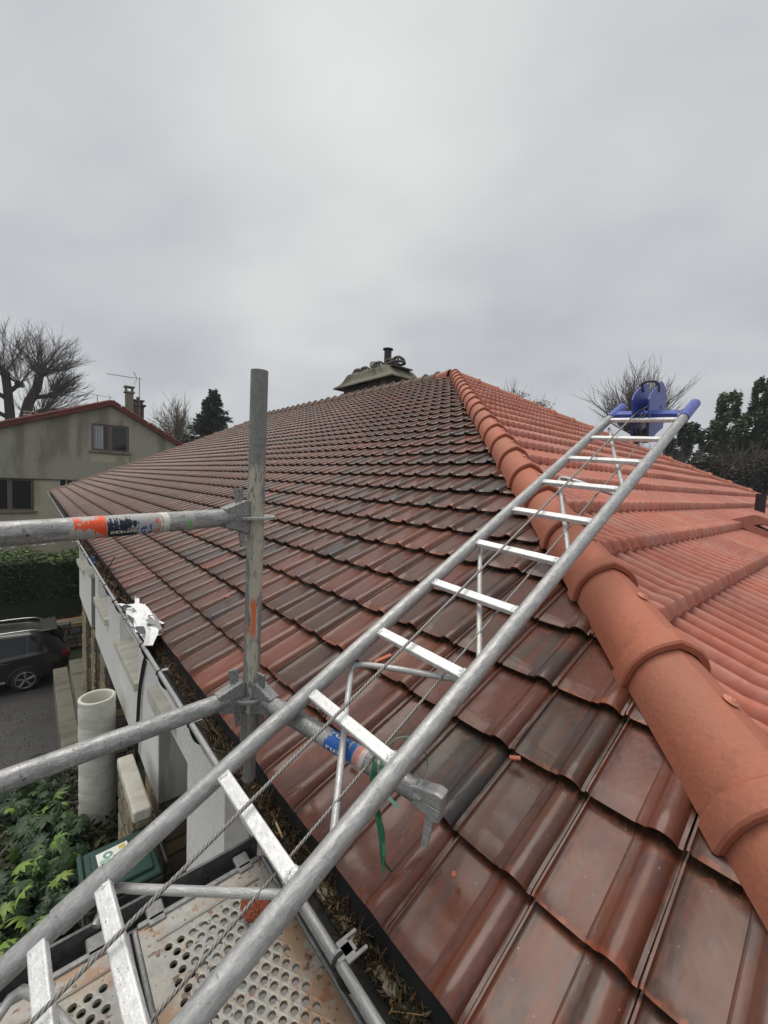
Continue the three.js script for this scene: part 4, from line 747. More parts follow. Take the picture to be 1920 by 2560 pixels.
// ------------------------------------------------------------------ hoist ladder, its head and cable
const LB = { o: V(-0.98499, 6.90735, -2.51583), u: V(0.99620, -0.06724, -0.05541), v: V(-0.01829, 0.46043, -0.88751), n: V(0.08519, 0.88515, 0.45745) };
const LW = 0.3065, RS = 0.272, RR = 0.0225;
const lm = new THREE.Matrix4().makeBasis(LB.u, LB.n, LB.v.clone().negate()); lm.setPosition(LB.o);
const L = (u, v, n = 0) => V(u, n, -v).applyMatrix4(lm);         // ladder coordinates: across, up the ladder, off its face
{
  const t = thing('hoist_ladder', 'long galvanised hoist ladder with flat white rungs laid across the tiled roof', 'ladder', [LB.o.x, LB.o.y - 1.4, LB.o.z + 2.6]);
  const uL = -RR, uR = LW + RR, J = -2.757;
  mesh('rail', [cyl(L(uL, J + 0.006), L(uL, 0.045), RR, RR, 28), cyl(L(uL, J - 0.045), L(uL, J + 0.05), RR + 0.0035, RR + 0.0035, 28)], M.rail, t);
  mesh('rail', cyl(L(uL, -3.9), L(uL, J - 0.008), RR, RR, 28), M.rail, t);
  mesh('rail', cyl(L(uR, J + 0.006), L(uR, 0.045), RR, RR, 28), M.rail, t);
  mesh('rail', cyl(L(uR, -3.9), L(uR, J - 0.008), RR, RR, 28), M.rail, t);
  const rung = v => { const g = new RoundedBoxGeometry(LW + 0.012, 0.019, 0.030, 2, 0.004); uvBox(g); g.translate(LW / 2, 0.004, -v); const q = ni(g); uvBox(q); return mesh('rung', xf(q, lm), M.rung, t); };
  for (let k = 0; k < 11; k++) rung(-k * RS);
  rung(-2.835); rung(-3.10); rung(-3.38);
  srand(55);
  const weld = []; for (let k = 0; k < 11; k++) for (const u of [0.002, LW - 0.002]) { const g = new THREE.IcosahedronGeometry(0.011, 1), p = g.attributes.position; for (let i = 0; i < p.count; i++) { const q = 0.75 + 0.5 * rnd(); p.setXYZ(i, p.getX(i) * q, p.getY(i) * q * 0.9, p.getZ(i) * q * 1.6); } g.translate(u, 0.006, k * RS); weld.push(xf(uvBox(g, 4), lm)); }
  mesh('welds', weld, M.rung, t).userData.kind = 'stuff';
  const bar = (pts, r = 0.009) => mesh('brace', curveTube(pts.map(([u, v, n = -0.036]) => L(u, v, n)), r, 40, 10), M.brace, t);
  const bent = (a, c, b) => { const k = 0.12; bar([a, [lerp(c[0], a[0], k), lerp(c[1], a[1], k)], [lerp(c[0], (a[0] + b[0]) / 2, 0.035), lerp(c[1], (a[1] + b[1]) / 2, 0.05)], [lerp(c[0], b[0], k), lerp(c[1], b[1], k)], b]); };
  bar([[-0.004, -0.03], [0.14, -0.37], [0.30, -0.73]]);
  bent([0.315, -0.80], [-0.006, -0.665], [0.315, -1.29]);
  bar([[-0.01, -1.345], [0.14, -1.58], [0.31, -1.84]]);
  bent([0.315, -1.885], [-0.03, -2.02], [0.315, -2.375]);
  bent([0.315, -2.455], [-0.02, -2.715], [0.02, -2.76]);
  bent([0.20, -2.80], [-0.005, -2.885], [0.25, -3.3]);
}
{
  const t = thing('ladder_head', 'blue steel pulley head with twin plates fitted on top of the ladder', 'pulley head', [LB.o.x + 0.15, LB.o.y - 0.1, LB.o.z]);
  const uL = -RR, uR = LW + RR;
  for (const [u, e] of [[uL, 0.235], [uR, 0.265]]) { mesh('sleeve', xf(pipe(V(u, 0, -0.035), V(u, 0, -e), 0.0265, 0.003, 28), lm), M.blue, t); mesh('sleeve_end', xf(cyl(V(u, 0, -e), V(u, 0, -e - 0.012), 0.024, 0.021, 24), lm), M.zinc, t); }
  mesh('cross_bar', xf(box(0.004, LW - 0.004, 0.018, 0.024, -0.098, -0.040, 0.002), lm), M.blue, t);
  mesh('cross_bar_web', xf(box(0.004, LW - 0.004, -0.026, 0.0175, -0.046, -0.040, 0.002), lm), M.blue, t);
  const plate = (u, th) => { const S = new THREE.Shape(); const pts = [[0.005, -0.12], [0.16, -0.125], [0.26, -0.135], [0.275, -0.075], [0.30, -0.05], [0.30, 0.075], [0.255, 0.120], [0.215, 0.148], [0.185, 0.148], [0.035, 0.135], [0.005, 0.115]]; pts.forEach(([v, n], i) => i ? S.lineTo(v, n) : S.moveTo(v, n));
    const h = new THREE.Path(); h.absarc(0.20, 0.002, 0.014, 0, Math.PI * 2); S.holes.push(h); const h2 = new THREE.Path(); h2.absellipse(0.155, 0.118, 0.008, 0.018, 0, Math.PI * 2); S.holes.push(h2);
    const g = new THREE.ExtrudeGeometry(S, { depth: th, bevelEnabled: true, bevelSize: 0.002, bevelThickness: 0.001, bevelSegments: 1 });
    g.applyMatrix4(new THREE.Matrix4().makeBasis(V(0, 0, -1), V(0, 1, 0), V(1, 0, 0))); g.translate(u, 0, 0); return mesh('side_plate', xf(uvBox(g, 3), lm), M.blue, t); };
  plate(0.100, 0.006); plate(0.178, 0.006);
  mesh('back_web', xf(box(0.106, 0.178, -0.10, 0.03, -0.30, -0.294), lm), M.blue, t);
  const wheel = new THREE.LatheGeometry([[0.010, -0.016], [0.060, -0.016], [0.048, 0], [0.060, 0.016], [0.010, 0.016]].map(q => new THREE.Vector2(...q)), 32); wheel.rotateZ(Math.PI / 2); wheel.translate(0.145, -0.03, -0.19); mesh('sheave', xf(ni(wheel), lm), M.steelDark, t);
  mesh('axle', xf(cyl(V(0.09, -0.03, -0.19), V(0.195, -0.03, -0.19), 0.010, 0.010, 14), lm), M.zinc, t);
  mesh('rope_guard', curveTube([L(0.106, 0.165, 0.11), L(0.108, 0.150, 0.160), L(0.145, 0.148, 0.172), L(0.178, 0.150, 0.160), L(0.184, 0.165, 0.105)], 0.008, 24, 8), M.steelDark, t);
  mesh('retaining_clip', [curveTube([L(0.150, 0.045, 0.030), L(0.140, 0.000, 0.015), L(0.130, -0.02, -0.04), L(0.140, -0.01, -0.085), L(0.165, 0.02, -0.10)], 0.0035, 20, 7), curveTube([L(0.165, 0.045, 0.030), L(0.157, 0.000, 0.015), L(0.148, -0.02, -0.04), L(0.158, -0.01, -0.085), L(0.175, 0.02, -0.10)], 0.0035, 20, 7), xf(box(0.160, 0.178, -0.09, 0.022, -0.05, -0.035, 0.004), lm)], M.steelDark, t);
  const hang = box(0.112, 0.172, -0.15, -0.10, -0.16, -0.05, 0.006); mesh('counter_block', xf(hang, lm), M.steelDark, t);
}
{
  const t = thing('hoist_cable', 'twisted steel hoist cable running down the ladder in two strands', 'cable', [LB.o.x + 0.14, LB.o.y - 1.3, LB.o.z + 2.6]);
  mesh('strand', cyl(L(0.143, -3.9, 0.030), L(0.112, 0.05, 0.030), 0.0042, 0.0042, 10), M.cable, t);
  mesh('strand', cyl(L(0.275, -3.9, -0.03), L(0.215, -0.16, -0.03), 0.0036, 0.0036, 10), M.cable, t);
  mesh('strand', cyl(L(0.112, 0.0502, 0.030), L(0.14, 0.18, 0.028), 0.0040, 0.0040, 10), M.cable, t);
}
// green strap tying ladder and tube
{
  const t = thing('green_strap', 'green plastic strap tied round the free tube end, with a hanging tail', 'strap', [-0.60, 5.80, -0.67]);
  const A = V(POST.x, YR2 + 0.002, POST.z), B = V(-0.532, 5.790, -0.690), d = B.clone().sub(A).normalize(), T = s => A.clone().addScaledVector(d, s);
  for (const s of [0.455, 0.475]) { const c = T(s), x = V(0, 1, 0), z = d.clone().cross(x).normalize(), pts = []; for (let i = 0; i <= 12; i++) { const a = i / 12 * Math.PI * 2; pts.push(c.clone().addScaledVector(x, Math.cos(a) * 0.027).addScaledVector(z, Math.sin(a) * 0.027).addScaledVector(d, 0.012 * Math.sin(a))); } mesh('wrap', ribbon(pts, 0.012, d), M.green, t); }
  const R0 = T(0.47);
  mesh('loop', ribbon([R0.clone().add(V(0, 0.026, 0)), R0.clone().add(V(0.02, 0.07, -0.03)), R0.clone().add(V(0.06, 0.085, -0.06)), R0.clone().add(V(0.10, 0.05, -0.055)), R0.clone().add(V(0.105, 0.018, -0.035))], 0.012, V(0.5, 0.3, 0.8).normalize()), M.green, t);
  mesh('loop', ribbon([R0.clone().add(V(-0.01, 0.026, 0)), R0.clone().add(V(0.00, 0.06, -0.05)), R0.clone().add(V(0.05, 0.07, -0.08)), R0.clone().add(V(0.09, 0.035, -0.05))], 0.010, V(0.6, 0.4, 0.6).normalize()), M.greenPale, t);
  mesh('tail', ribbon([R0.clone().add(V(0.015, 0.01, 0.028)), R0.clone().add(V(0.032, -0.05, 0.034)), R0.clone().add(V(0.05, -0.11, 0.030)), R0.clone().add(V(0.056, -0.17, 0.030)), R0.clone().add(V(0.066, -0.205, 0.012))], 0.009, V(0.8, 0.1, -0.5).normalize()), M.green, t);
  srand(47);
  for (let i = 0; i < 5; i++) { const e = rr(-0.012, 0.016), f = rr(-0.01, 0.01); mesh('tail', ribbon([R0.clone().add(V(e, 0.0, 0.028)), R0.clone().add(V(0.026 + e, -0.05 + f, 0.040 + f)), R0.clone().add(V(0.040 + e * 0.6, -0.11, 0.026 - f)), R0.clone().add(V(0.060 + e, -0.15 - 0.05 * rnd(), 0.030 + e))], rr(0.005, 0.009), V(rr(0.4, 1), 0.1, rr(-0.9, -0.3)).normalize()), i % 3 === 2 ? M.greenPale : M.green, t); }
  for (let i = 0; i < 4; i++) { const a = rr(0.03, 0.06), b = rr(0.05, 0.09), c = rr(-0.02, 0.02); mesh('loop', ribbon([R0.clone().add(V(-0.01 + c, 0.027, 0.0)), R0.clone().add(V(0.01 + c, a, -0.03)), R0.clone().add(V(b * 0.7, a * 1.2, -0.05 + c)), R0.clone().add(V(b, a * 0.5, -0.04)), R0.clone().add(V(b + 0.01, -0.01, -0.02 + c))], rr(0.004, 0.008), V(0.5, 0.3, 0.8).normalize()), i % 2 ? M.greenPale : M.green, t); }
  mesh('tail', ribbon([R0.clone().add(V(0.0, 0.0, 0.028)), R0.clone().add(V(0.025, -0.05, 0.036)), R0.clone().add(V(0.046, -0.11, 0.034)), R0.clone().add(V(0.054, -0.19, 0.026))], 0.010, V(0.7, 0.1, -0.7).normalize()), M.green, t);
  mesh('tail', ribbon([R0.clone().add(V(0.02, 0.02, 0.02)), R0.clone().add(V(0.05, -0.01, 0.03)), R0.clone().add(V(0.09, -0.03, 0.02))], 0.008, V(0.3, 0.6, -0.5).normalize()), M.greenPale, t);
}

// ------------------------------------------------------------------ chimney on the ridge
{
  const zf = -7.5, zk = -8.45, xl = -10.98, xr = -8.72;
  const c = mesh('chimney', box(xl, xr, 7.6, 9.40, zk, zf), M.soot, house);
  mesh('flashing', [box(xl - 0.05, xr + 0.05, 8.9, 9.22, zf + 0.002, zf + 0.06)], M.oldCap, c);
  // swept concrete cap
  const y0 = 9.36, rings = [[0.22, 0], [0.22, 0.05], [0.155, 0.085], [0.105, 0.14], [0.07, 0.22], [0.05, 0.32], [0.03, 0.40], [-0.06, 0.43]];
  const P = [], U = [];
  for (const [o, h] of rings) { const a = xl - o * 1.25 + (h > 0.06 ? (h - 0.06) * 0.75 : 0), b = xr + o * 1.25 - (h > 0.06 ? (h - 0.06) * 0.75 : 0), cz = zf + o, dz = zk - o; const pts = []; const N = 8; for (let i = 0; i <= N; i++) pts.push(V(lerp(a, b, i / N), 0, cz)); for (let i = 1; i <= 3; i++) pts.push(V(b, 0, lerp(cz, dz, i / 3))); for (let i = 1; i <= N; i++) pts.push(V(lerp(b, a, i / N), 0, dz)); for (let i = 1; i <= 3; i++) pts.push(V(a, 0, lerp(dz, cz, i / 3))); pts.forEach((p, i) => { p.y = y0 + h + 0.012 * Math.sin(i * 1.7) * (h > 0.2 ? 1 : 0); }); P.push(pts); U.push(pts.map((p, i) => [i * 0.3, h * 2])); }
  mesh('chimney_cap', [gridGeo(P, U), box(xl + 0.05, xr - 0.05, y0 + 0.38, y0 + 0.41, zk + 0.1, zf - 0.1)], M.concrete, c);
  const Y = y0 + 0.43;
  const dome = (x, r) => { const g = []; for (let i = 0; i < 4; i++) { const a = i * Math.PI / 4, pts = []; for (let k = 0; k <= 10; k++) { const q = k / 10 * Math.PI; pts.push(V(x + Math.cos(q) * r * Math.cos(a), Y + 0.05 + Math.sin(q) * r * 0.85, -7.78 + Math.cos(q) * r * Math.sin(a))); } g.push(curveTube(pts, 0.022, 20, 6)); } const ring = new THREE.TorusGeometry(r, 0.035, 8, 24); ring.rotateX(Math.PI / 2); ring.translate(x, Y + 0.04, -7.78); g.push(ni(ring)); const cp = new THREE.SphereGeometry(r * 0.36, 12, 8); cp.scale(1, 0.5, 1); cp.translate(x, Y + 0.05 + r * 0.84, -7.78); g.push(ni(cp)); const mid = new THREE.TorusGeometry(r * 0.78, 0.02, 6, 20); mid.rotateX(Math.PI / 2); mid.translate(x, Y + 0.05 + r * 0.55, -7.78); g.push(ni(mid)); mesh('clay_cowl', g, M.soot, c); };
  for (const [x, r] of [[-10.62, 0.17], [-10.26, 0.17], [-9.60, 0.20], [-9.10, 0.19], [-8.78, 0.19]]) dome(x, r);
  mesh('flue_pipe', [cyl(V(-9.33, Y - 0.02, -7.86), V(-9.33, Y + 0.52, -7.86), 0.105, 0.105, 24), cyl(V(-9.33, Y + 0.50, -7.86), V(-9.33, Y + 0.53, -7.86), 0.10, 0.15, 24), cyl(V(-9.33, Y + 0.53, -7.86), V(-9.33, Y + 0.555, -7.86), 0.15, 0.15, 24), cyl(V(-9.33, Y + 0.06, -7.86), V(-9.33, Y + 0.085, -7.86), 0.16, 0.13, 24)], M.black, c);
  mesh('vent_pipe', [cyl(V(-9.97, Y - 0.02, -7.86), V(-9.97, Y + 0.16, -7.86), 0.085, 0.085, 20), cyl(V(-9.97, Y + 0.14, -7.86), V(-9.97, Y + 0.17, -7.86), 0.10, 0.10, 20), cyl(V(-9.97, Y + 0.17, -7.86), V(-9.97, Y + 0.29, -7.86), 0.125, 0.12, 20), cyl(V(-9.97, Y + 0.29, -7.86), V(-9.97, Y + 0.325, -7.86), 0.12, 0.08, 20)], M.pvc, c);
}
// ------------------------------------------------------------------ ground
{
  struct('ground', uvBox(new THREE.PlaneGeometry(900, 900, 1, 1).rotateX(-Math.PI / 2).translate(-60, -0.02, -60)), M.soil);
  struct('driveway', box(-30, -8, -0.3, 0.0, -0.9, 60), M.asphalt);
  // planted bank rising towards the house
  const P = [], U = []; srand(2); for (let i = 0; i <= 40; i++) { const x = lerp(-13.2, 6, i / 40), row = [], ur = []; for (let j = 0; j <= 14; j++) { const z = lerp(-1.6, 6, j / 14), h = 2.35 * sstep(-12.6, -5.2, x + Math.max(0, z) * -0.45) + 0.10 * (hsh(i, j) - 0.5) - 0.12; row.push(V(x, h, z)); ur.push([x, z]); } P.push(row); U.push(ur); }
  struct('garden_bank', gridGeo(P, U, true), M.soil);
  struct('verge', box(-22.4, -19.2, 0, 0.07, -2.6, 30), M.soil);
}
{
  const t = thing('garden_steps', 'two long mossy concrete step blocks beside the stone piers of the house', 'steps', [-12.5, 0, -0.9]);
  mesh('step', box(-15.1, -9.2, 0.002, 0.62, -0.74, -0.40, 0.03), M.concrete, t); mesh('step', box(-14.6, -9.0, 0.002, 0.98, -1.06, -0.745, 0.03), M.concrete, t);
  const k = thing('brick_kerb', 'terracotta edging along the path in front of the hedge', 'kerb', [-20.6, 0, -1.2]);
  for (let i = 0; i < 9; i++) mesh('brick', box(-20.75, -20.25, 0.02, 0.42, -3.0 + i * 0.36, -3.0 + i * 0.36 + 0.345, 0.02), M.terracotta, k);
  // low rough stone wall behind the car
  const w = thing('garden_wall', 'low rough stone wall between the parked car and the house corner', 'wall', [-18.4, 0, -1.4]); srand(19);
  mesh('core', box(-18.75, -18.35, 0, 0.98, -3.2, -0.35), M.dark, w);
  for (let y = 0.02; y < 0.9;) { const h = rr(0.14, 0.24); for (let z = -3.2; z < -0.4;) { const d = rr(0.22, 0.5); const g = new RoundedBoxGeometry(rr(0.10, 0.2), h - 0.03, d - 0.03, 1, 0.03); g.translate(-18.32, y + h / 2, z + d / 2); mesh('stone', uvBox(g), M.stone[Math.floor(rnd() * 6)], w); z += d; } y += h; }
  const p = thing('stone_parapet', 'short cream stone parapet with a rough flat top below the white wall panel', 'parapet', [-4.0, 1.6, -0.66]);
  mesh('coping', [box(-4.46, -3.62, 3.66, 3.76, -0.72, -0.585, 0.02)], M.sill, p);
  mesh('masonry', box(-4.42, -3.66, 1.5, 3.66, -0.715, -0.615), M.soot, p); srand(23);
  for (let y = 1.7; y < 3.6;) { const h = Math.min(rr(0.12, 0.2), 3.66 - y); for (let x = -4.42; x < -3.70;) { const d = rr(0.16, 0.3); const g = new RoundedBoxGeometry(Math.min(d, -3.66 - x) - 0.02, h - 0.02, 0.05, 1, 0.015); g.translate(x + Math.min(d, -3.66 - x) / 2, y + h / 2, -0.612); mesh('stone', uvBox(g), M.stone[[0, 4, 1][Math.floor(rnd() * 3)]], p); x += d; } const g = new RoundedBoxGeometry(0.05, h - 0.02, 0.11, 1, 0.015); g.translate(-3.655, y + h / 2, -0.665); mesh('stone', uvBox(g), M.stone[0], p); y += h; }
}
// tall open white cylinder
{
  const c = V(-5.92, 0, -0.575), r = 0.192, yt = 3.735, N = 64, H = 60, P = [], U = [];
  for (let j = 0; j <= H; j++) { const y = lerp(1.6, yt, j / H), row = [], ur = []; for (let i = 0; i <= N; i++) { const a = i / N * Math.PI * 2, k = r + 0.0065 * (fbm((i % N) / N, j / H, 6, 34, 3, 210) - 0.5) * 2; row.push(V(c.x + Math.cos(a) * k, y, c.z + Math.sin(a) * k)); ur.push([i / N * 1.5, y]); } P.push(row); U.push(ur); }
  const t = thing('white_cylinder', 'tall open topped cylinder with a wavy white surface standing against the house wall', 'planter', [c.x, 1.6, c.z]);
  const mat = std({ map: rep(texRGB(512, 512, (u, v) => { const a = fbm(u, v, 6, 60, 4, 212), b = fbm(u, v, 4, 4, 4, 213); return mix3([0.80, 0.80, 0.72], [0.70, 0.70, 0.61], sstep(0.45, 0.62, a)).map(x => x * (0.9 + 0.2 * b)); }), 1, 0.5), roughness: 0.7 });
  mesh('shell', gridGeo(P, U), mat, t);
  const rim = new THREE.LatheGeometry([[r - 0.036, -2.0], [r - 0.036, -0.012], [r - 0.03, 0.004], [r - 0.008, 0.006], [r + 0.002, -0.004], [r + 0.002, -0.02]].map(q => new THREE.Vector2(...q)), 64); rim.translate(c.x, yt, c.z); mesh('rim', rim, mat, t);
}
// wheelie bin
{
  const t = thing('wheelie_bin', 'dark wheelie bin with a green lid and a white sticker on it, below the ladder', 'bin', [-3.42, 2.27, -0.38]);
  const body = new THREE.CylinderGeometry(0.34, 0.27, 1.0, 4, 1); body.rotateY(Math.PI / 4); body.scale(0.95, 1, 0.85); body.translate(-3.42, 2.80, -0.38); const bodyM = phy({ color: lin(0.022, 0.023, 0.025), roughness: 0.45 }), lidM = std({ color: lin(0.022, 0.065, 0.052), roughness: 0.42 });
  mesh('body', [uvBox(body), box(-3.67, -3.17, 3.27, 3.315, -0.61, -0.15, 0.015)], bodyM, t);
  mesh('lid', [box(-3.665, -3.175, 3.318, 3.355, -0.60, -0.16, 0.018), box(-3.62, -3.22, 3.35, 3.385, -0.56, -0.20, 0.016), box(-3.66, -3.18, 3.335, 3.37, -0.158, -0.125, 0.012)], lidM, t);
  mesh('handle', [cyl(V(-3.62, 3.36, -0.64), V(-3.22, 3.36, -0.64), 0.014, 0.014, 10)], bodyM, t);
  for (const x of [-3.60, -3.24]) mesh('wheel', cyl(V(x - 0.025, 2.36, -0.60), V(x + 0.025, 2.36, -0.60), 0.09, 0.09, 20), M.black, t);
  const st = textTex(128, 128, (x, w, h) => { x.fillStyle = '#f2f5f0'; x.fillRect(0, 0, w, h); x.fillStyle = '#9fc9b4'; x.fillRect(50, 8, 70, 40); x.fillStyle = '#d7c25a'; x.fillRect(8, 90, 24, 26); x.fillStyle = '#7aa596'; x.beginPath(); x.arc(32, 44, 20, 0, 7); x.fill(); x.fillStyle = '#ffffff'; x.beginPath(); x.arc(34, 44, 9, 0, 7); x.fill(); x.fillStyle = '#8fb5a4'; for (let k = 0; k < 3; k++) x.fillRect(48, 62 + k * 16, 68, 7); });
  const dt = new THREE.DataTexture(new Uint8Array(st), 128, 128); fin(dt, true);
  const s = new THREE.BoxGeometry(0.20, 0.003, 0.20); s.rotateY(0.05); s.translate(-3.46, 3.3885, -0.34); mesh('sticker', s, std({ map: dt, roughness: 0.5 }), t);
  // moulded maker's lettering on the front, seen upside down from above
  const lt = textTex(256, 64, (x, w, h) => { x.fillStyle = '#1b1b1c'; x.fillRect(0, 0, w, h); x.fillStyle = '#b9b9ba'; x.font = 'italic bold 52px sans-serif'; x.fillText('S\u25B2OT', 14, 50); });
  const ld = new THREE.DataTexture(new Uint8Array(lt), 256, 64); fin(ld, true); ld.flipY = false;
  const q = new Buf(); q.quad(V(-3.30, 3.16, -0.118), V(-3.10, 3.185, -0.118), V(-3.10, 3.235, -0.115), V(-3.30, 3.21, -0.115), [0, 1], [1, 1], [1, 0], [0, 0]);
  mesh('lettering', xf(box(-3.34, -3.08, 3.14, 3.25, -0.14, -0.122, 0.004), new THREE.Matrix4()), bodyM, t); mesh('letters', q.geo(), std({ map: ld, roughness: 0.5 }), t);
  t.userData.shift = [0.06, 0.26, -0.09];
}
// ------------------------------------------------------------------ neighbour's house
{
  const X = -27, t = thing('gabled_house', 'grey stained gable end of the neighbouring house with a dark red roof edge', 'house', [X, 0, -3]);
  const zr = -3.33, yr = 10.0, zl = 6.6, yl = 6.15, zq = -8.4, yq = 7.15;
  const gable = (x0, x1, yb, holes) => { const S = new THREE.Shape(); S.moveTo(-zl, yb); S.lineTo(-zq, yb); S.lineTo(-zq, yq); S.lineTo(-zr, yr); S.lineTo(-zl, yl); S.lineTo(-zl, yb); for (const [a, b, c, d] of holes) { const h = new THREE.Path(); h.moveTo(-b, c); h.lineTo(-a, c); h.lineTo(-a, d); h.lineTo(-b, d); h.lineTo(-b, c); S.holes.push(h); } const g = new THREE.ExtrudeGeometry(S, { depth: x1 - x0, bevelEnabled: false }); g.applyMatrix4(new THREE.Matrix4().makeBasis(V(0, 0, -1), V(0, 1, 0), V(1, 0, 0))); g.translate(x0, 0, 0); return uvBox(g); };
  mesh('gable_wall', gable(X - 0.35, X, 5.945, [[-4.15, -2.43, 7.54, 8.97]]), M.grey, t);
  // lower wall set back under a drip edge
  const wallB = []; for (const [a, b, c, d] of [[-8.4, -1.66, 0, 5.90], [-1.04, -0.06, 0, 5.90], [-1.66, -1.04, 0, 5.30], [-0.06, 2.2, 0, 4.33], [2.2, 6.6, 0, 5.90]]) wallB.push(box(X - 0.4, X - 0.08, c, d, a, b));
  mesh('lower_wall', wallB, M.cream, t);
  mesh('drip_edge', box(X - 0.30, X + 0.012, 5.902, 5.944, zq, zl), M.soot, t);
  mesh('stain_free_patch', box(X - 0.01, X + 0.004, 6.95, 7.36, -4.15, -2.40), M.cream, t);
  mesh('house_body', box(X - 10, X - 0.42, 0, 6.1, zq + 0.02, zl - 0.02), M.cream, t);
  const roof = (z0, y0, z1, y1, n) => { const th = 0.2, S = new THREE.Shape(); S.moveTo(-z0, y0); S.lineTo(-z1, y1); S.lineTo(-z1, y1 + th); S.lineTo(-z0, y0 + th); S.lineTo(-z0, y0); const g = new THREE.ExtrudeGeometry(S, { depth: 10.6, bevelEnabled: false }); g.applyMatrix4(new THREE.Matrix4().makeBasis(V(0, 0, -1), V(0, 1, 0), V(1, 0, 0))); g.translate(X - 10.35, 0, 0); return uvBox(g); };
  const k1 = (yr - yl) / (zl - zr), k2 = (yr - yq) / (zr - zq);
  const rf = mesh('roof', [roof(zr, yr + 0.005, zl + 0.6, yl - 0.6 * k1 + 0.005), roof(zq - 0.6, yq - 0.6 * k2 + 0.006, zr, yr + 0.006)], M.redTrim, t);
  srand(61); for (let i = 0; i < 26; i++) { const z = lerp(zr + 0.2, zl + 0.3, i / 26), y = yr + 0.205 - (z - zr) * k1; const g = new THREE.CylinderGeometry(0.12, 0.10, 0.44, 8, 1, false, 0, Math.PI); g.rotateX(Math.PI / 2); g.rotateZ(Math.PI / 2); g.rotateX(Math.atan(k1)); g.translate(X + 0.16, y + rr(0, 0.015), z); mesh('verge_tile', uvBox(g), M.redTrim, rf); }
  for (let i = 0; i < 12; i++) { const z = lerp(zr - 0.2, zq - 0.4, i / 12), y = yr + 0.206 + (z - zr) * k2; const g = new THREE.CylinderGeometry(0.12, 0.10, 0.46, 8, 1, false, 0, Math.PI); g.rotateX(Math.PI / 2); g.rotateZ(Math.PI / 2); g.rotateX(-Math.atan(k2)); g.translate(X + 0.16, y + rr(0, 0.015), z); mesh('verge_tile', uvBox(g), M.redTrim, rf); }
  const win = (z0, z1, y0, y1, x, mid, sillOut, cur) => {
    const f = 0.09, g = [box(x - 0.10, x - 0.04, y0, y0 + f, z0, z1), box(x - 0.10, x - 0.04, y1 - f, y1, z0, z1), box(x - 0.10, x - 0.04, y0 + f, y1 - f, z0, z0 + f), box(x - 0.10, x - 0.04, y0 + f, y1 - f, z1 - f, z1), box(x - 0.098, x - 0.03, y0 + f, y1 - f, mid - 0.07, mid + 0.07)];
    const w = mesh('window', g, M.frame, t); mesh('pane', [box(x - 0.085, x - 0.075, y0 + f, y1 - f, z0 + f, mid - 0.07)], M.glass, w); mesh('pane', [box(x - 0.085, x - 0.075, y0 + f, y1 - f, mid + 0.07, z1 - f)], M.glass, w);
    mesh('sill', box(x - 0.12, x + 0.12, y0 - 0.11, y0 - 0.005, z0 - 0.12, z1 + 0.12, 0.01), M.concrete, w);
    for (const e of [[z0 + f, z0 + f + 0.02], [mid - 0.09, mid - 0.07], [mid + 0.07, mid + 0.09]]) mesh('glazing_bead', box(x - 0.074, x - 0.05, y0 + f, y1 - f, e[0], e[1]), M.concrete, w);
    if (cur) { const P = [], U = []; for (let i = 0; i <= 24; i++) { const z = lerp(cur[0], cur[1], i / 24), q = 0.012 * Math.sin(i * 1.6); P.push([V(x - 0.070 + q, y1 - f - 0.01, z), V(x - 0.070 + q, y0 + f + 0.02, z)]); U.push([[i / 24, 0], [i / 24, 1]]); } mesh('net_curtain', gridGeo(P, U), M.curtain, w); }
  };
  win(-4.15, -2.43, 7.54, 8.97, X, -3.27, 1, [-2.96, -2.53]);
  win(-0.06, 2.2, 4.33, 5.90, X - 0.08, 0.83, 1, null);
  mesh('shutter', [box(X - 0.14, X - 0.06, 4.36, 5.88, -0.02, 0.0), box(X - 0.12, X - 0.05, 4.6, 4.65, -0.055, 0.0), box(X - 0.12, X - 0.05, 5.55, 5.6, -0.055, 0.0)], M.frame, t);
  const w3 = mesh('window', [box(X - 0.2, X - 0.12, 5.302, 5.90, -1.66, -1.60), box(X - 0.2, X - 0.12, 5.302, 5.90, -1.10, -1.04), box(X - 0.2, X - 0.12, 5.302, 5.90, -1.38, -1.34), box(X - 0.2, X - 0.12, 5.56, 5.60, -1.60, -1.10)], M.frameW, t); mesh('pane', box(X - 0.18, X - 0.17, 5.302, 5.9, -1.60, -1.10), M.glass, w3);
  // chimneys
  const c1 = mesh('chimney', [box(X - 1.2, X - 0.8, 9.2, 10.98, -4.5, -4.12, 0.02)], M.concrete, rf);
  mesh('chimney_top', [box(X - 1.26, X - 0.74, 10.98, 11.05, -4.56, -4.06), box(X - 1.26, X - 0.74, 11.28, 11.35, -4.56, -4.06), box(X - 1.2, X - 1.13, 11.05, 11.28, -4.5, -4.43), box(X - 0.87, X - 0.80, 11.05, 11.28, -4.5, -4.43), box(X - 1.2, X - 1.13, 11.05, 11.28, -4.19, -4.12), box(X - 0.87, X - 0.80, 11.05, 11.28, -4.19, -4.12)], M.concrete, rf);
  mesh('chimney', [box(X - 3.2, X - 2.6, 9.0, 10.55, -5.35, -4.8, 0.02), box(X - 3.3, X - 2.5, 10.55, 10.65, -5.45, -4.7), box(X - 3.15, X - 2.65, 10.65, 10.85, -5.3, -4.85), box(X - 3.25, X - 2.55, 10.85, 10.92, -5.38, -4.77), cyl(V(X - 2.9, 10.92, -5.08), V(X - 2.9, 11.12, -5.08), 0.1, 0.1, 12)], M.soot, rf);
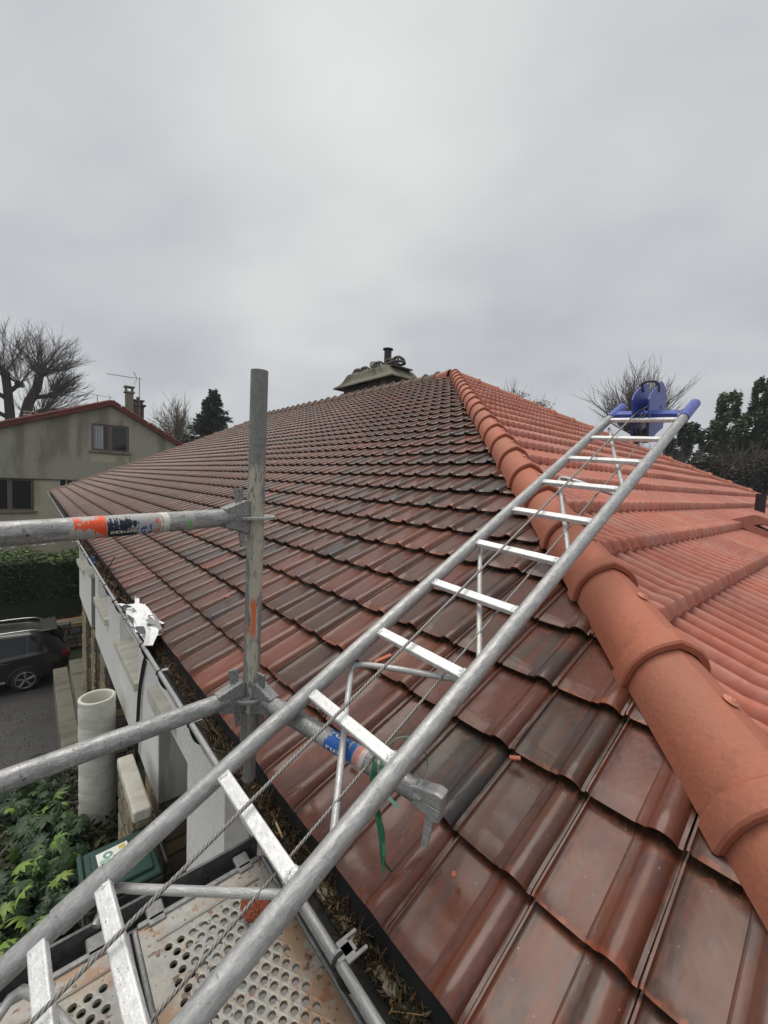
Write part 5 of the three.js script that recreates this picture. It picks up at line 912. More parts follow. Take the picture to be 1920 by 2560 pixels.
  mesh('chimney', [cyl(V(X - 1.6, 7.6, 0.02), V(X - 1.6, 9.15, 0.02), 0.22, 0.22, 24), cyl(V(X - 1.6, 9.15, 0.02), V(X - 1.6, 9.2, 0.02), 0.30, 0.30, 20), cyl(V(X - 1.6, 9.32, 0.02), V(X - 1.6, 9.37, 0.02), 0.28, 0.30, 20), ...[0, 1, 2, 3].map(i => cyl(V(X - 1.6 + 0.2 * Math.cos(i * 1.57), 9.2, 0.02 + 0.2 * Math.sin(i * 1.57)), V(X - 1.6 + 0.2 * Math.cos(i * 1.57), 9.32, 0.02 + 0.2 * Math.sin(i * 1.57)), 0.035, 0.035, 8))], M.pvc, rf);
  // aerials
  const an = thing('tv_aerial', 'tall mast with a long horizontal television aerial standing behind the grey gable', 'aerial', [-28.2, 9, -4.9]);
  const am = std({ color: lin(0.22, 0.17, 0.16), roughness: 0.5, metalness: 0.3 }), q = V(-28.2, 0, -4.86), at = (y, dz = 0) => V(q.x, y, q.z + dz);
  mesh('mast', cyl(at(8.9), at(12.0), 0.024, 0.020, 8), am, an);
  mesh('boom', cyl(at(11.93, -0.12), at(11.90, 1.62), 0.014, 0.014, 6), am, an);
  for (let i = 0; i < 12; i++) mesh('element', cyl(at(11.905, 0.35 + i * 0.11).add(V(-0.16, 0.0, 0)), at(11.905, 0.35 + i * 0.11).add(V(0.16, 0.0, 0)), 0.010, 0.010, 5), am, an);
  mesh('reflector', [cyl(at(11.92, 0.12), at(12.3, 0.28), 0.012, 0.012, 5), cyl(at(11.92, 0.12), at(11.55, 0.28), 0.012, 0.012, 5), cyl(at(11.92, 0.18), at(12.24, 0.31), 0.008, 0.008, 5)], am, an);
  const a2 = thing('tv_aerial', 'smaller thin aerial peeping over the roof left of the ridge of the grey gable', 'aerial', [-31, 9, -3.2]);
  const q2 = V(-31, 0, -3.1), b2 = (y, dz = 0) => V(q2.x, y, q2.z + dz);
  mesh('mast', cyl(b2(9.5), b2(11.05), 0.02, 0.02, 6), am, a2); mesh('boom', cyl(b2(11.1, 1.0), b2(11.02, -0.75), 0.014, 0.014, 6), am, a2); mesh('reflector', [cyl(b2(11.0, -0.7), b2(11.25, -0.55), 0.01, 0.01, 5), cyl(b2(11.0, -0.7), b2(10.85, -0.55), 0.01, 0.01, 5)], am, a2);
}
// ------------------------------------------------------------------ parked car, rear right of the drive
{
  const t = thing('parked_car', 'dark grey estate car parked on the drive by the hedge, seen from above', 'car', [-16.3, 0, 1.2]);
  const paint = phy({ color: lin(0.010, 0.0105, 0.011), roughness: 0.3, metalness: 0.0, clearcoat: 1, clearcoatRoughness: 0.06 });
  const zr = -0.80;                                         // rear end, half width; the car points to +z
  // cross sections along the car: [z, floor, belt y, belt half width, roof y, roof half width]
  const secs = [[0, 0.45, 0.95, 0.80, 0.98, 0.6], [0.05, 0.36, 1.02, 0.86, 1.04, 0.7], [0.22, 0.30, 1.06, 0.91, 1.34, 0.66], [0.55, 0.28, 1.08, 0.925, 1.60, 0.66], [0.95, 0.27, 1.07, 0.93, 1.66, 0.68], [1.6, 0.27, 1.04, 0.93, 1.69, 0.69], [2.3, 0.27, 1.00, 0.93, 1.67, 0.68], [2.9, 0.27, 0.98, 0.92, 1.52, 0.66], [3.5, 0.28, 0.97, 0.91, 1.05, 0.74], [4.2, 0.32, 0.86, 0.86, 0.90, 0.62], [4.45, 0.42, 0.70, 0.74, 0.72, 0.5]];
  const P = [], U = [];
  for (const [dz, f, b, bw, ry, rw] of secs) { const z = zr + dz, row = [[-bw * 0.92, f], [-bw, f + 0.16], [-bw * 1.0, (f + b) / 2], [-bw * 1.015, b - 0.12], [-bw * 0.985, b], [-bw * 0.94, b + 0.03], [-(rw + (bw - rw) * 0.22), lerp(b, ry, 0.82)], [-rw, ry - 0.02], [-rw * 0.5, ry + 0.012], [0, ry + 0.02], [rw * 0.5, ry + 0.012], [rw, ry - 0.02], [(rw + (bw - rw) * 0.22), lerp(b, ry, 0.82)], [bw * 0.94, b + 0.03], [bw * 0.985, b], [bw * 1.015, b - 0.12], [bw, (f + b) / 2], [bw, f + 0.16], [bw * 0.92, f]]; P.push(row.map(([x, y]) => V(-16.33 + x, y, z))); U.push(row.map((q, i) => [i * 0.2, z])); }
  mesh('body', [gridGeo(P, U), gridGeo([P[0], P[0].map(p => V(-16.33, 0.7, zr - 0.02))], [U[0], U[0]])], paint, t);
  // side glass and rear screen stand a hair proud of the shell
  const sx = x => -16.33 + x;
  const sideGlass = s => { const pts = [[0.62, 1.13, 0.905, 1.50, 0.76], [0.98, 1.12, 0.912, 1.57, 0.755], [1.6, 1.09, 0.915, 1.595, 0.755], [2.3, 1.05, 0.912, 1.575, 0.75], [2.85, 1.03, 0.905, 1.46, 0.745]]; for (let i = 0; i + 1 < pts.length; i++) { const a = pts[i], b = pts[i + 1], gl = new Buf(); gl.quad(V(sx(s * a[2]), a[1], zr + a[0]), V(sx(s * b[2]), b[1], zr + b[0] - 0.04), V(sx(s * b[4]), b[3], zr + b[0] - 0.04), V(sx(s * a[4]), a[3], zr + a[0])); mesh('side_window', gl.geo(), M.glass, t).position.x = s * 0.012; } };
  sideGlass(1); sideGlass(-1);
  const rg = new Buf(); rg.quad(V(sx(0.66), 1.10, zr + 0.045), V(sx(-0.66), 1.10, zr + 0.045), V(sx(-0.6), 1.52, zr + 0.42), V(sx(0.6), 1.52, zr + 0.42)); mesh('rear_window', rg.geo(), M.glass, t).position.set(0, 0.02, -0.03);
  mesh('spoiler', xf(box(sx(-0.64), sx(0.64), 1.60, 1.64, zr + 0.26, zr + 0.66, 0.018), new THREE.Matrix4()), paint, t);
  for (const s of [1, -1]) mesh('roof_rail', curveTube([V(sx(s * 0.665), 1.63, zr + 0.62), V(sx(s * 0.665), 1.69, zr + 0.75), V(sx(s * 0.69), 1.725, zr + 1.6), V(sx(s * 0.68), 1.70, zr + 2.6)], 0.018, 24, 8), std({ color: lin(0.6, 0.62, 0.63), roughness: 0.25, metalness: 0.8 }), t);
  const red = std({ color: lin(0.11, 0.008, 0.010), roughness: 0.2 });
  for (const s of [1, -1]) mesh('tail_light', box(sx(s * 0.80) - 0.11, sx(s * 0.80) + 0.11, 0.80, 0.98, zr - 0.03, zr + 0.22, 0.04), red, t);
  mesh('bumper_trim', box(sx(-0.9), sx(0.9), 0.30, 0.52, zr - 0.03, zr + 0.4, 0.05), M.black, t);
  mesh('door_trim', [box(sx(0.925), sx(0.955), 0.36, 0.40, zr + 1.45, zr + 3.2, 0.008)], std({ color: lin(0.55, 0.56, 0.57), roughness: 0.3, metalness: 0.7 }), t);
  mesh('door_handle', [box(sx(0.945), sx(0.965), 0.90, 0.925, zr + 1.35, zr + 1.55, 0.006)], paint, t);
  for (const s of [1, -1]) for (const dz of [1.02, 3.62]) {
    const c = V(sx(s * 0.83), 0.34, zr + dz), w = new THREE.Group(); w.name = 'wheel'; t.add(w);
    const ty = new THREE.LatheGeometry([[0.22, -0.11], [0.32, -0.11], [0.34, -0.07], [0.34, 0.07], [0.32, 0.11], [0.235, 0.115]].map(q => new THREE.Vector2(...q)), 40); ty.rotateZ(-Math.PI / 2 * s); ty.translate(c.x, c.y, c.z); mesh('tyre', ni(ty), M.black, w);
    const g = [new THREE.TorusGeometry(0.228, 0.012, 8, 40).rotateY(Math.PI / 2).translate(c.x + s * 0.112, c.y, c.z)].map(ni);
    for (let i = 0; i < 5; i++) { const a = i / 5 * Math.PI * 2 + 0.3; for (const e of [-0.09, 0.09]) { const B = V(c.x + s * 0.108, c.y + Math.sin(a + e) * 0.225, c.z + Math.cos(a + e) * 0.225); g.push(cyl(V(c.x + s * 0.10, c.y + Math.sin(a + e * 3) * 0.03, c.z + Math.cos(a + e * 3) * 0.03), B, 0.017, 0.014, 6)); } }
    g.push(cyl(V(c.x, c.y, c.z), V(c.x + s * 0.11, c.y, c.z), 0.04, 0.035, 14)); mesh('rim', g, std({ color: lin(0.40, 0.41, 0.42), roughness: 0.3, metalness: 0.8 }), w);
    mesh('hub', cyl(V(c.x, c.y, c.z), V(c.x + s * 0.07, c.y, c.z), 0.22, 0.22, 24), M.black, w);
    const arch = new THREE.TorusGeometry(0.375, 0.035, 8, 30, Math.PI); arch.rotateY(Math.PI / 2); arch.translate(c.x + s * 0.095, c.y, c.z); mesh('wheel_arch', ni(arch), M.black, t);
  }
}

// ------------------------------------------------------------------ planting by the house
const leafMat = (c, k = 0.18) => phy({ color: lin(...c), roughness: 0.5, side: THREE.DoubleSide, transmission: k, thickness: 0 });
function palmate(R, lobes, slim, droop) {    // one hand shaped leaf: each lobe folded along its midrib
  const B = new Buf();
  for (let i = 0; i < lobes; i++) {
    const a = (i / (lobes - 1) - 0.5) * 4.9, r = R * (1 - 0.28 * Math.abs(i / (lobes - 1) - 0.5) * 2), d = V(Math.sin(a), 0, Math.cos(a)), n = V(Math.cos(a), 0, -Math.sin(a)), w = r * slim;
    const pt = (t, s) => d.clone().multiplyScalar(r * t).addScaledVector(n, s * w * Math.sin(Math.PI * Math.min(1, t * 0.85 + 0.12)) * 0.55).add(V(0, -droop * r * t * t - Math.abs(s) * 0.02 * R + 0.10 * r * Math.sin(t * 3), 0));
    const T = [0.02, 0.35, 0.68, 1.0];
    for (let k = 0; k < 3; k++) for (const s of [-1, 1]) B.quad(pt(T[k], 0), pt(T[k], s), pt(T[k + 1], k === 2 ? s * 0.05 : s), pt(T[k + 1], 0));
  }
  return B.geo();
}
{
  srand(707);
  const geos = [palmate(0.12, 8, 0.34, 0.35), palmate(0.14, 9, 0.30, 0.5), palmate(0.10, 7, 0.36, 0.25), palmate(0.13, 8, 0.26, 0.7), palmate(0.085, 7, 0.30, 0.1)];
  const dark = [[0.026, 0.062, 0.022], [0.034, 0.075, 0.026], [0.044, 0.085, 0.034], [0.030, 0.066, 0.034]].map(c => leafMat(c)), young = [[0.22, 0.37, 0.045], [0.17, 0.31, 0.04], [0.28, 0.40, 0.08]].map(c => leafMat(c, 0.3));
  const mid = [[0.06, 0.12, 0.022], [0.045, 0.09, 0.03]].map(c => leafMat(c));
  function shrub(c, r, n, label, bright, gy) {
    const t = thing('leafy_shrub', label, 'shrub', [c[0], gy, c[2]], null), stems = [];
    for (let i = 0; i < n; i++) {
      const u = rnd(), a = rr(0, Math.PI * 2), el = Math.asin(lerp(-0.25, 1, u)), k = rr(0.55, 1.05);
      const p = V(c[0] + r[0] * Math.cos(el) * Math.cos(a) * k, c[1] + r[1] * Math.sin(el) * k, c[2] + r[2] * Math.cos(el) * Math.sin(a) * k);
      if (p.z < -0.80) continue;
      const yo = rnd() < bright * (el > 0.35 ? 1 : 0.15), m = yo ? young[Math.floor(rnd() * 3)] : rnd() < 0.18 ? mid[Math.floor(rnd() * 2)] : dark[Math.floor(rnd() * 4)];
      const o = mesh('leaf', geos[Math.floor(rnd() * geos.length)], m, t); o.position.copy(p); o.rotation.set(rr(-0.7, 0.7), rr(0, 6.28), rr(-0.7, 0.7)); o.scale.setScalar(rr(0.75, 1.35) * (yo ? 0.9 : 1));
      const hub = V(c[0] + (p.x - c[0]) * 0.25, c[1] - r[1] * 0.45 + (p.y - c[1]) * 0.2, c[2] + (p.z - c[2]) * 0.25); stems.push(cyl(hub, p, 0.005, 0.003, 5));
    }
    for (let i = 0; i < 7; i++) stems.push(cyl(V(c[0] + rr(-0.12, 0.12), gy - 0.1, c[2] + rr(-0.1, 0.1)), V(c[0] + rr(-0.3, 0.3), c[1] - r[1] * 0.2, c[2] + rr(-0.25, 0.25)), 0.014, 0.009, 6));
    mesh('stem', stems, leafMat([0.08, 0.10, 0.03], 0), t);
    // crowded inner leaves, too small and dark to tell apart
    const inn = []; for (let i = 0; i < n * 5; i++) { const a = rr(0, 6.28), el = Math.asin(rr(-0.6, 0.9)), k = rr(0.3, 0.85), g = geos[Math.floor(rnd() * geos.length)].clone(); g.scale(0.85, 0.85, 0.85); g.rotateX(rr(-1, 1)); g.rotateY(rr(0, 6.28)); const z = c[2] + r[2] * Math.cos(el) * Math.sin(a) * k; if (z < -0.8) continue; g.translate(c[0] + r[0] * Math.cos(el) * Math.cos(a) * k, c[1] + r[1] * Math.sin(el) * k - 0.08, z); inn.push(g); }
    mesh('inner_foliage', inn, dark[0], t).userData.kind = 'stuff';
  }
  shrub([-4.45, 2.62, 0.02], [0.62, 0.42, 0.42], 60, 'shrub with large hand shaped leaves and bright lime young tips, left of the bin', 0.62, 2.0);
  shrub([-5.45, 2.32, -0.12], [0.62, 0.42, 0.42], 58, 'dark green shrub with hand shaped leaves at the foot of the white cylinder', 0.06, 1.8);
  shrub([-3.70, 2.62, 0.06], [0.50, 0.36, 0.30], 46, 'dark shrub with hand shaped leaves just outside the deck, bottom left corner', 0.10, 2.0);
  shrub([-6.75, 2.05, 0.12], [0.75, 0.40, 0.50], 52, 'yellowish green shrub at the edge of the asphalt beyond the lower scaffold tube', 0.30, 1.5);
  shrub([-4.35, 2.75, 0.62], [0.45, 0.40, 0.35], 36, 'lime green leaved shrub at the left edge below the lower scaffold tube', 0.7, 2.0);
}
// small leaves: many separate blades with their own tone
function blades(list, n, pos, size, tones, up = 0.4) {
  for (let i = 0; i < n; i++) {
    const p = pos(), s = size * rr(0.6, 1.4), a = V(rr(-1, 1), rr(-0.5, 1) * up, rr(-1, 1)).normalize(), b = V(rr(-1, 1), rr(-1, 1), rr(-1, 1)).cross(a).normalize(), c = tones[Math.floor(rnd() * tones.length)], k = rr(0.7, 1.3);
    const A = p.clone().addScaledVector(a, s), C = p.clone().addScaledVector(b, s * 0.45), D = p.clone().addScaledVector(b, -s * 0.45), E = p.clone().addScaledVector(a, -s * 0.8);
    list.tri(E, C, A, [0, 0], [1, 0], [1, 1]); list.tri(E, A, D, [0, 0], [1, 1], [0, 1]); for (let q = 0; q < 6; q++) list.c.push(c[0] * k, c[1] * k, c[2] * k);
  }
}
const foliageMat = () => phy({ vertexColors: true, roughness: 0.55, side: THREE.DoubleSide, transmission: 0.12, thickness: 0 });
M.foliage = foliageMat();
{
  srand(818);
  const B = new Buf();
  const top = (z) => 2.72 + 0.10 * Math.sin(z * 1.7) + 0.07 * Math.sin(z * 4.1 + 1);
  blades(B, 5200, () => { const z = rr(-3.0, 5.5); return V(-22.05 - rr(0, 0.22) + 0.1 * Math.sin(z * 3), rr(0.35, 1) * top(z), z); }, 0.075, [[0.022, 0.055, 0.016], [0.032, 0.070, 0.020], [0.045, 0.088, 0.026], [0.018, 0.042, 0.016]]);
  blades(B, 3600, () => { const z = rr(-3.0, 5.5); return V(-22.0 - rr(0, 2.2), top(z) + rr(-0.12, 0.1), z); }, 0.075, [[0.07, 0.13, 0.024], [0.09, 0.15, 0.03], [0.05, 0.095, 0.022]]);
  blades(B, 900, () => V(rr(-22.5, -19.6), rr(0.05, 0.3), rr(-2.6, 5.5)), 0.06, [[0.04, 0.06, 0.012], [0.09, 0.055, 0.02], [0.03, 0.05, 0.012]]);
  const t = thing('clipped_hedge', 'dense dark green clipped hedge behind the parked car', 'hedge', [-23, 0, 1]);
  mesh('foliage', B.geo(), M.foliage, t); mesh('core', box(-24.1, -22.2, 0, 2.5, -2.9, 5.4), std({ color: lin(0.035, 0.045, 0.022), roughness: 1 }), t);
  // low ivy and weeds over the bank
  const B2 = new Buf(); blades(B2, 5200, () => { const x = rr(-9.4, -2.6), z = rr(-0.82, 0.9), h = 2.35 * sstep(-12.6, -5.2, x) - 0.12; return V(x, h + rr(0, 0.16), z); }, 0.05, [[0.020, 0.040, 0.014], [0.035, 0.06, 0.018], [0.06, 0.075, 0.022], [0.05, 0.04, 0.018], [0.016, 0.03, 0.014]]);
  info(mesh('ground_ivy', B2.geo(), M.foliage), 'low ivy and weeds covering the planted bank under the shrubs', 'ground cover', null, 'stuff');
  const B3 = new Buf(); blades(B3, 1500, () => { const x = rr(-14.5, -9.4), z = rr(-0.2, 1.6) + (x + 12) * 0.12; return V(x, rr(0, 0.06) + Math.max(0, 2.35 * sstep(-12.6, -5.2, x - Math.max(0, z) * 0.45) - 0.12), z); }, 0.018, [[0.05, 0.075, 0.014], [0.035, 0.055, 0.014], [0.07, 0.06, 0.02]]);
  info(mesh('weed_strip', B3.geo(), M.foliage), 'mossy weeds creeping over the asphalt edge', 'weeds', null, 'stuff');
}
// ------------------------------------------------------------------ trees
function limb(list, a, b, r1, r2, sides) { list.push(cyl(a, b, r1, r2, sides, true)); }
function spray(thick, thin, p, dir, len, r, depth, upw, spread) {  // a curving shoot with side shoots
  const n = depth > 1 ? 4 : depth === 1 ? 3 : 2; let q = p.clone(), d = dir.clone(); const seg = len / n;
  for (let i = 0; i < n; i++) {
    d = d.clone().add(V(rr(-1, 1) * spread * 0.35, rr(-0.2, 0.5) * upw, rr(-1, 1) * spread * 0.35)).normalize();
    const e = q.clone().addScaledVector(d, seg), ra = lerp(r, r * 0.35, i / n), rb = lerp(r, r * 0.35, (i + 1) / n);
    limb(r > 0.06 ? thick : thin, q, e, ra, rb, r > 0.06 ? 7 : r > 0.02 ? 4 : 3);
    if (depth > 0) for (let k = 0; k < (depth > 1 ? 3 : 2); k++) { const t = rr(0.15, 1), o = q.clone().lerp(e, t), s = d.clone().add(V(rr(-1, 1), rr(-0.4, 0.8), rr(-1, 1)).multiplyScalar(spread)).normalize(); spray(thick, thin, o, s, len * rr(0.32, 0.5), r * 0.5, depth - 1, upw, spread); }
    q = e;
  }
}
const bark = std({ map: rep(texRGB(256, 256, (u, v) => { const a = fbm(u, v, 20, 6, 4, 230), b = fbm(u, v, 5, 5, 3, 231); return mix3([0.045, 0.038, 0.032], [0.035, 0.04, 0.022], sstep(0.45, 0.65, b)).map(x => x * (0.5 + a)); }), 2, 2), roughness: 0.95 });
const twigM = std({ color: lin(0.115, 0.085, 0.08), roughness: 0.9 }), twigPale = std({ color: lin(0.15, 0.11, 0.075), roughness: 0.9 }), twigRed = std({ color: lin(0.10, 0.06, 0.06), roughness: 0.9 });
{
  srand(9001);
  const t = thing('pollarded_tree', 'large bare pollarded tree with two dark trunks and a round twiggy crown, far left', 'tree', [-60, 0, 0.6]);
  const thick = [], thin = [];
  // the picture shows a two-stemmed tree whose shoots spring from swollen heads
  const W = (y, z, x = -60) => V(x, y, z);
  const trunk = (pts, rs) => { for (let i = 0; i + 1 < pts.length; i++) limb(thick, pts[i], pts[i + 1], rs[i], rs[i + 1], 12); };
  trunk([W(0, 1.9), W(8, 1.75), W(12, 1.7), W(14.6, 1.85), W(16.0, 2.0)], [0.6, 0.46, 0.42, 0.38, 0.36]);
  trunk([W(0, 0.6), W(8, 0.55), W(11.5, 0.55), W(13.4, 0.2), W(15.2, -0.55), W(16.2, -0.7)], [0.7, 0.56, 0.52, 0.46, 0.42, 0.40]);
  const heads = [[16.2, 2.05, 22], [16.4, -0.75, 30], [14.6, -1.9, 24], [15.3, 0.9, 14], [12.6, -0.9, 17], [10.8, -0.8, 14], [14.4, 3.3, 14], [12.2, 2.9, 12]];
  const join = [[14.2, 1.85, 15.2, 1.0], [14.0, 0.0, 14.6, -1.9], [12.0, 0.6, 12.6, -0.9], [10.4, 0.5, 10.8, -0.8], [13.6, 1.8, 14.4, 3.3], [11.6, 1.7, 12.2, 2.9]];
  for (const [y0, z0, y1, z1] of join) limb(thick, W(y0, z0), W(y1, z1), 0.24, 0.20, 8);
  for (const [y, z, n] of heads) {
    const k = new THREE.IcosahedronGeometry(0.42, 1), p = k.attributes.position; for (let i = 0; i < p.count; i++) { const q = 0.7 + 0.5 * hsh(i, y * 10 | 0); p.setXYZ(i, p.getX(i) * q - 60, p.getY(i) * q * 0.9 + y, p.getZ(i) * q + z); } thick.push(ni(k));
    for (let i = 0; i < n; i++) { const dz = z - 0.6, low = y < 13 ? -0.05 : 0.25, d = V(rr(-0.9, 0.9), rr(low, 1.25), rr(-1, 1) + dz * 0.34).normalize(); const len = Math.min(4.9, 4.9 / Math.max(0.7, Math.hypot(d.y * (y > 15 ? 0.98 : 0.8), d.z))) * rr(0.7, 0.95) * (dz < -1.5 ? 0.72 : 1); spray(thick, thin, W(y, z, -60 + rr(-0.3, 0.3)), d, len, 0.042, 2, 0.22, 0.62); }
  }
  mesh('trunk', thick.map(g => uvBox(g)), bark, t); mesh('crown', thin, twigM, t);
  // dull red scrub at its foot
  const t2 = thing('bare_bush', 'dull reddish bare bush at the foot of the pollarded tree', 'bush', [-52, 0, 2.4]), a = [], b = [];
  for (let i = 0; i < 46; i++) spray(a, b, V(-52 + rr(-1.5, 1.5), 7.4, 1.6 + rr(-1.6, 2.0)), V(rr(-0.6, 0.6), 1, rr(-0.8, 0.8)).normalize(), rr(2.2, 3.4), 0.04, 1, 0.2, 0.6);
  for (let i = 0; i < 6; i++) a.push(cyl(V(-52 + rr(-1, 1), 0, 1.6 + rr(-1, 1)), V(-52, 7.6, 1.6 + rr(-1, 1)), 0.12, 0.08, 6));
  mesh('branches', a.concat(b), twigRed, t2);
}
function conifer(base, h, r, label) {
  const t = thing('conifer', label, 'tree', base), B = new Buf(), br = [], O = V(...base);
  for (let i = 0; i < 62; i++) {
    const f = Math.pow(i / 62, 0.9), y = h * (0.22 + 0.775 * f), R = r * Math.pow(1 - f, 0.72) * rr(0.72, 1.18) + 0.18, n = Math.max(4, Math.round(9 * (1 - f * 0.4)));
    for (let k = 0; k < n; k++) {
      const a = rr(0, 6.28), L = R * rr(0.6, 1.12), A = O.clone().add(V(0, y, 0)), E = O.clone().add(V(Math.cos(a) * L, y + L * rr(-0.22, 0.10) + (rnd() < 0.25 ? 0.3 : 0), Math.sin(a) * L));
      br.push(cyl(A, E, 0.04, 0.012, 4, true));
      const m = Math.round(20 + 22 * L);
      blades(B, m * 2, () => { const q = Math.pow(rnd(), 0.65), p = A.clone().lerp(E, q), s = 0.10 + 0.20 * (1 - q); return p.add(V(rr(-s, s), rr(-0.34, 0.06) * (0.4 + q), rr(-s, s))); }, 0.16, [[0.012, 0.026, 0.014], [0.018, 0.034, 0.018], [0.026, 0.044, 0.022], [0.010, 0.020, 0.012]], 0.3);
    }
  }
  mesh('trunk', [cyl(O, O.clone().add(V(0, h * 0.97, 0)), 0.32, 0.04, 10), ...br], bark, t); mesh('crown', B.geo(), M.foliage, t);
}
srand(411); conifer([-50.3, 0, -16.1], 16.4, 4.5, 'dark green pointed conifer standing behind the roof ridge left of the scaffold post');
function brushy(base, w, h, y0, n, label, twigMat, leafTones, nl, nm = 'bare_tree', len = [2.2, 3.6], lean = 0.7) {
  const t = thing(nm, label, 'tree', base), a = [], b = [], O = V(...base), B = new Buf(), tips = [];
  const tr = []; limb(tr, O, O.clone().add(V(0, y0, 0)), 0.42, 0.3, 9);
  for (let i = 0; i < n; i++) { const an = rr(0, 6.28), el = rr(0.15, 1.4), d = V(Math.cos(an) * Math.cos(el) * lean, Math.sin(el), Math.sin(an) * Math.cos(el) * lean).normalize(); spray(a, b, O.clone().add(V(rr(-0.3, 0.3), y0 - rr(0, 0.6), rr(-0.3, 0.3))), d, rr(0.72, 1) * lerp(w, h - y0, Math.sin(el)), 0.05, 2, 0.25, 0.55); }
  if (nl) { blades(B, nl, () => { const an = rr(0, 6.28), el = Math.asin(rr(-0.2, 0.85)), k = Math.pow(rnd(), 0.5); return O.clone().add(V(Math.cos(an) * Math.cos(el) * w * k, y0 + Math.sin(el) * (h - y0) * 0.8 * k, Math.sin(an) * Math.cos(el) * w * k)); }, 0.16, leafTones); mesh('foliage', B.geo(), M.foliage, t); }
  mesh('trunk', tr.concat(a), bark, t); mesh('crown', b, twigMat, t);
}
srand(1201); brushy([-66, 0, -16.4], 4.4, 16.7, 11.5, 34, 'pale brown almost bare tree between the grey gable and the conifer', twigPale, [[0.10, 0.075, 0.04], [0.06, 0.06, 0.03]], 700);
srand(1203); brushy([-60, 0, -12.2], 3.0, 12.9, 9.2, 16, 'low olive green bushy tree right of the grey gable roof', twigPale, [[0.035, 0.05, 0.022], [0.05, 0.062, 0.03], [0.028, 0.04, 0.02]], 3600, 'bushy_tree');
srand(1205); brushy([-57, 0, -14.6], 2.6, 12.2, 9.4, 12, 'dark green bushy tree hugging the left foot of the conifer', twigM, [[0.018, 0.032, 0.018], [0.026, 0.042, 0.022]], 3000, 'bushy_tree');
srand(1207);
{ // bare tree behind the pulley head: short trunk, many upright shoots
  const t = thing('bare_tree', 'bare winter tree with upright twigs behind the blue pulley head', 'tree', [-13.3, 0, -39.2]), a = [], b = [], O = V(-13.3, 0, -39.2), tr = [];
  limb(tr, O, O.clone().add(V(0, 11.6, 0)), 0.42, 0.36, 10); tr.push(new THREE.SphereGeometry(0.5, 10, 8).translate(-13.3, 11.7, -39.2));
  for (let i = 0; i < 66; i++) { const an = rr(0, 6.28), el = rr(0.22, 1.5), d = V(Math.cos(an) * Math.cos(el), Math.sin(el) * 1.1, Math.sin(an) * Math.cos(el)).normalize(); spray(a, b, O.clone().add(V(rr(-0.3, 0.3), 11.6 + rr(-0.3, 0.3), rr(-0.3, 0.3))), d, rr(0.62, 1) * lerp(3.7, 4.7, Math.sin(el)), 0.040, 2, 0.30, 0.5); }
  mesh('trunk', tr.map(ni).concat(a), bark, t); mesh('crown', b, twigM, t);
}
function broad(base, blobs, label, tones, n, nm = 'evergreen_tree', sz = 0.14) {
  const t = thing(nm, label, 'tree', base), B = new Buf(), br = [], O = V(...base);
  const top = Math.max(...blobs.map(b => b[1]));
  br.push(cyl(O, V(O.x, top * 0.8, O.z), 0.35, 0.12, 9));
  for (const [dx, y, dz, rx, ry, rz] of blobs) {
    const C = V(O.x + dx, y, O.z + dz); br.push(cyl(V(O.x, y - ry * 1.2, O.z), C, 0.10, 0.04, 5));
    for (let q = 0; q < 24; q++) { const s = V(rr(-1, 1), rr(-1, 1), rr(-1, 1)).normalize(), c2 = C.clone().add(V(s.x * rx * 0.8, s.y * ry * 0.75, s.z * rz * 0.8)), f = rr(0.2, 0.36);
      blades(B, Math.round(n * 3.6 * Math.max(0.8, rx * ry)), () => { const k = Math.pow(rnd(), 0.45), v = V(rr(-1, 1), rr(-1, 1), rr(-1, 1)).normalize(); return c2.clone().add(V(v.x * rx * f * k, v.y * ry * f * k * 1.9 - v.x * v.x * 0.1, v.z * rz * f * k)); }, sz, tones); }
  }
  mesh('trunk', br, bark, t); mesh('crown', B.geo(), M.foliage, t);
}
const eg = [[0.060, 0.092, 0.045], [0.078, 0.112, 0.052], [0.042, 0.070, 0.038]], ey = [[0.16, 0.17, 0.065], [0.11, 0.135, 0.055], [0.07, 0.10, 0.045]];
srand(1301); broad([-8.4, 0, -45.3], [[0, 14.3, 0, 0.9, 1.3, 0.9], [0.2, 12.6, 0, 1.4, 1.2, 1.4], [-0.8, 11.4, 0.2, 1.3, 1.1, 1.3], [0.5, 10.6, 0, 1.5, 1.2, 1.5], [0, 9.0, 0, 1.7, 1.2, 1.7]], 'yellowish topped evergreen tree, left one of the pair at the right edge', ey.concat(eg), 26);
srand(1303); broad([-6.6, 0, -46.6], [[0, 15.0, 0, 0.8, 1.4, 0.8], [0.2, 13.4, 0, 1.2, 1.2, 1.2], [0.9, 12.0, 0, 1.3, 1.2, 1.3], [-0.4, 11.0, 0, 1.3, 1.1, 1.3], [0.3, 9.6, 0, 1.8, 1.4, 1.8]], 'dark evergreen tree, the taller one at the right edge of the picture', eg, 30);
srand(1305); broad([-4.2, 0, -47.6], [[0, 13.6, 0, 1.2, 1.1, 1.2], [0.4, 12.0, 0, 1.5, 1.2, 1.5], [0, 10.2, 0, 1.9, 1.5, 1.9]], 'dark evergreen tree cut off by the right edge of the picture', eg, 30);
srand(1307); broad([-10.7, 0, -43.2], [[0.2, 11.9, 0, 0.9, 0.9, 0.9], [-0.6, 10.6, 0, 1.1, 1.0, 1.1], [0.4, 9.4, 0, 1.4, 1.0, 1.4]], 'small dark evergreen between the bare tree and the tall evergreens', eg, 30);
srand(1309);
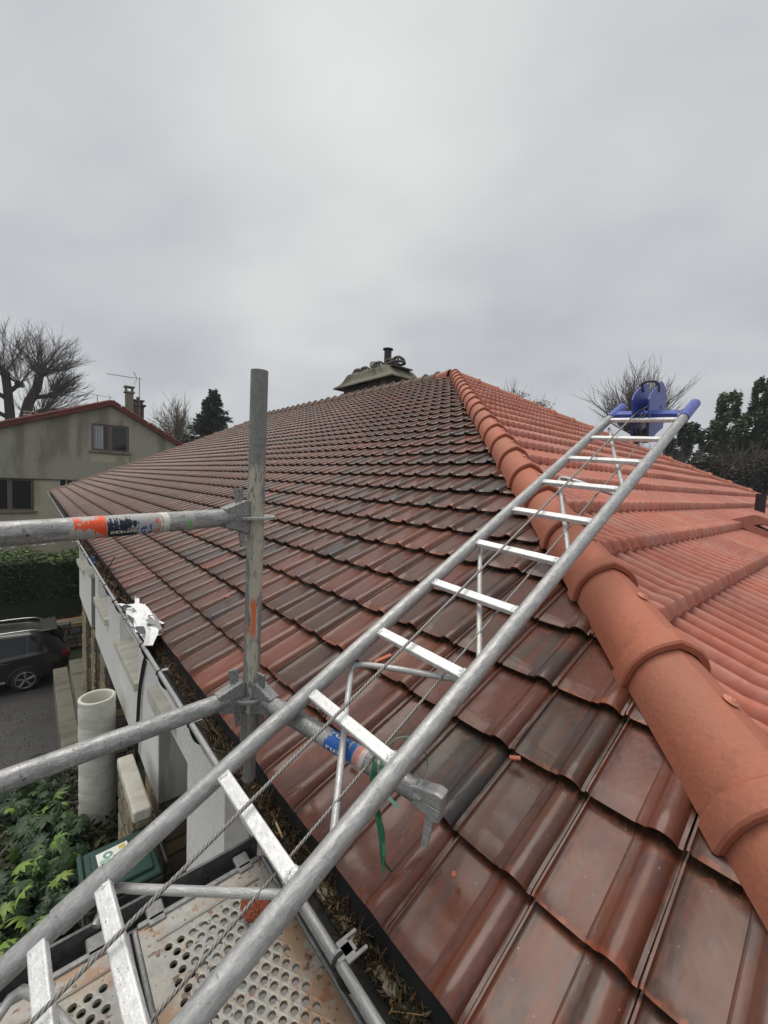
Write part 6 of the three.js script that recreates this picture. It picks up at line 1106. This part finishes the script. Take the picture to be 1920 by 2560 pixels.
{ // tangled dark wood edge below them
  const a = [], b = [], B = new Buf();
  for (let i = 0; i < 260; i++) { const t = rnd(), x = lerp(-13.5, -3.0, t), z = lerp(-36, -44.5, t) + rr(-1.2, 1.2); const g = 5.5; limb(b, V(x, g, z), V(x + rr(-0.25, 0.25), g + rr(3.2, 5.0) * 0.98, z + rr(-0.25, 0.25)), 0.035, 0.012, 3); }
  for (let i = 0; i < 60; i++) { const t = rnd(), x = lerp(-13.5, -3.0, t), z = lerp(-36, -44.5, t) + rr(-1, 1); spray(a, b, V(x, 6, z), V(rr(-0.4, 0.4), 1, rr(-0.4, 0.4)).normalize(), rr(3, 4.6), 0.045, 1, 0.2, 0.5); }
  blades(B, 26000, () => { const t = rnd(), x = lerp(-14.5, -2.0, t), z = lerp(-35.4, -45.5, t) + rr(-1.6, 1.6); return V(x, 4.6 + rr(0, 1) * (4.6 + 0.5 * Math.sin(x * 2.1)), z); }, 0.17, [[0.030, 0.030, 0.018], [0.040, 0.034, 0.022], [0.022, 0.028, 0.016], [0.050, 0.036, 0.028]]);
  const m = mesh('wood_edge', [B.geo()], M.foliage); info(m, 'dark tangled undergrowth below the evergreens beyond the salmon roof', 'undergrowth', null, 'stuff');
  const k = mesh('thicket_stems', a.concat(b), twigM); info(k, 'mass of thin bare stems rising from the undergrowth beyond the salmon roof', 'thicket', null, 'stuff');
  // birch-like leafing treetops just over the right hip
  for (const [bx, bz, top, lab] of [[-17.4, -26.7, 13.62, 'tips of a yellowish treetop showing over the right hip near the roof peak'], [-16.1, -28.0, 12.98, 'tips of a second yellowish treetop showing over the right hip further from the peak']]) {
    const t = thing('treetop', lab, 'tree', [bx, 0, bz]), c = [], d = [], F = new Buf(); c.push(cyl(V(bx, 0, bz), V(bx, top - 2.6, bz), 0.22, 0.1, 8));
    for (let i = 0; i < 30; i++) spray(c, d, V(bx, top - 3.0, bz), V(rr(-0.3, 0.3), 1, rr(-0.3, 0.3)).normalize(), rr(1.8, 3.0), 0.028, 1, 0.25, 0.35);
    blades(F, 1500, () => V(bx + rr(-0.8, 0.8), top - 0.15 - Math.abs(rr(-1, 1)) * 2.2, bz + rr(-0.9, 0.9)), 0.07, [[0.12, 0.10, 0.03], [0.07, 0.075, 0.03]]);
    mesh('trunk', c, bark, t); mesh('twigs', d, twigPale, t); mesh('foliage', F.geo(), M.foliage, t);
  }
}
scene.fog = new THREE.FogExp2(new THREE.Color().setRGB(0.62, 0.66, 0.69), 0.0007);
// ------------------------------------------------------------------ finish
for (const [o, b] of rebases) { o.position.copy(b); for (const c of o.children) c.position.sub(b); const s = o.userData.shift; if (s) { o.position.add(V(...s)); delete o.userData.shift; } }
scene.updateMatrixWorld(true);
renderer.render(scene, camera);
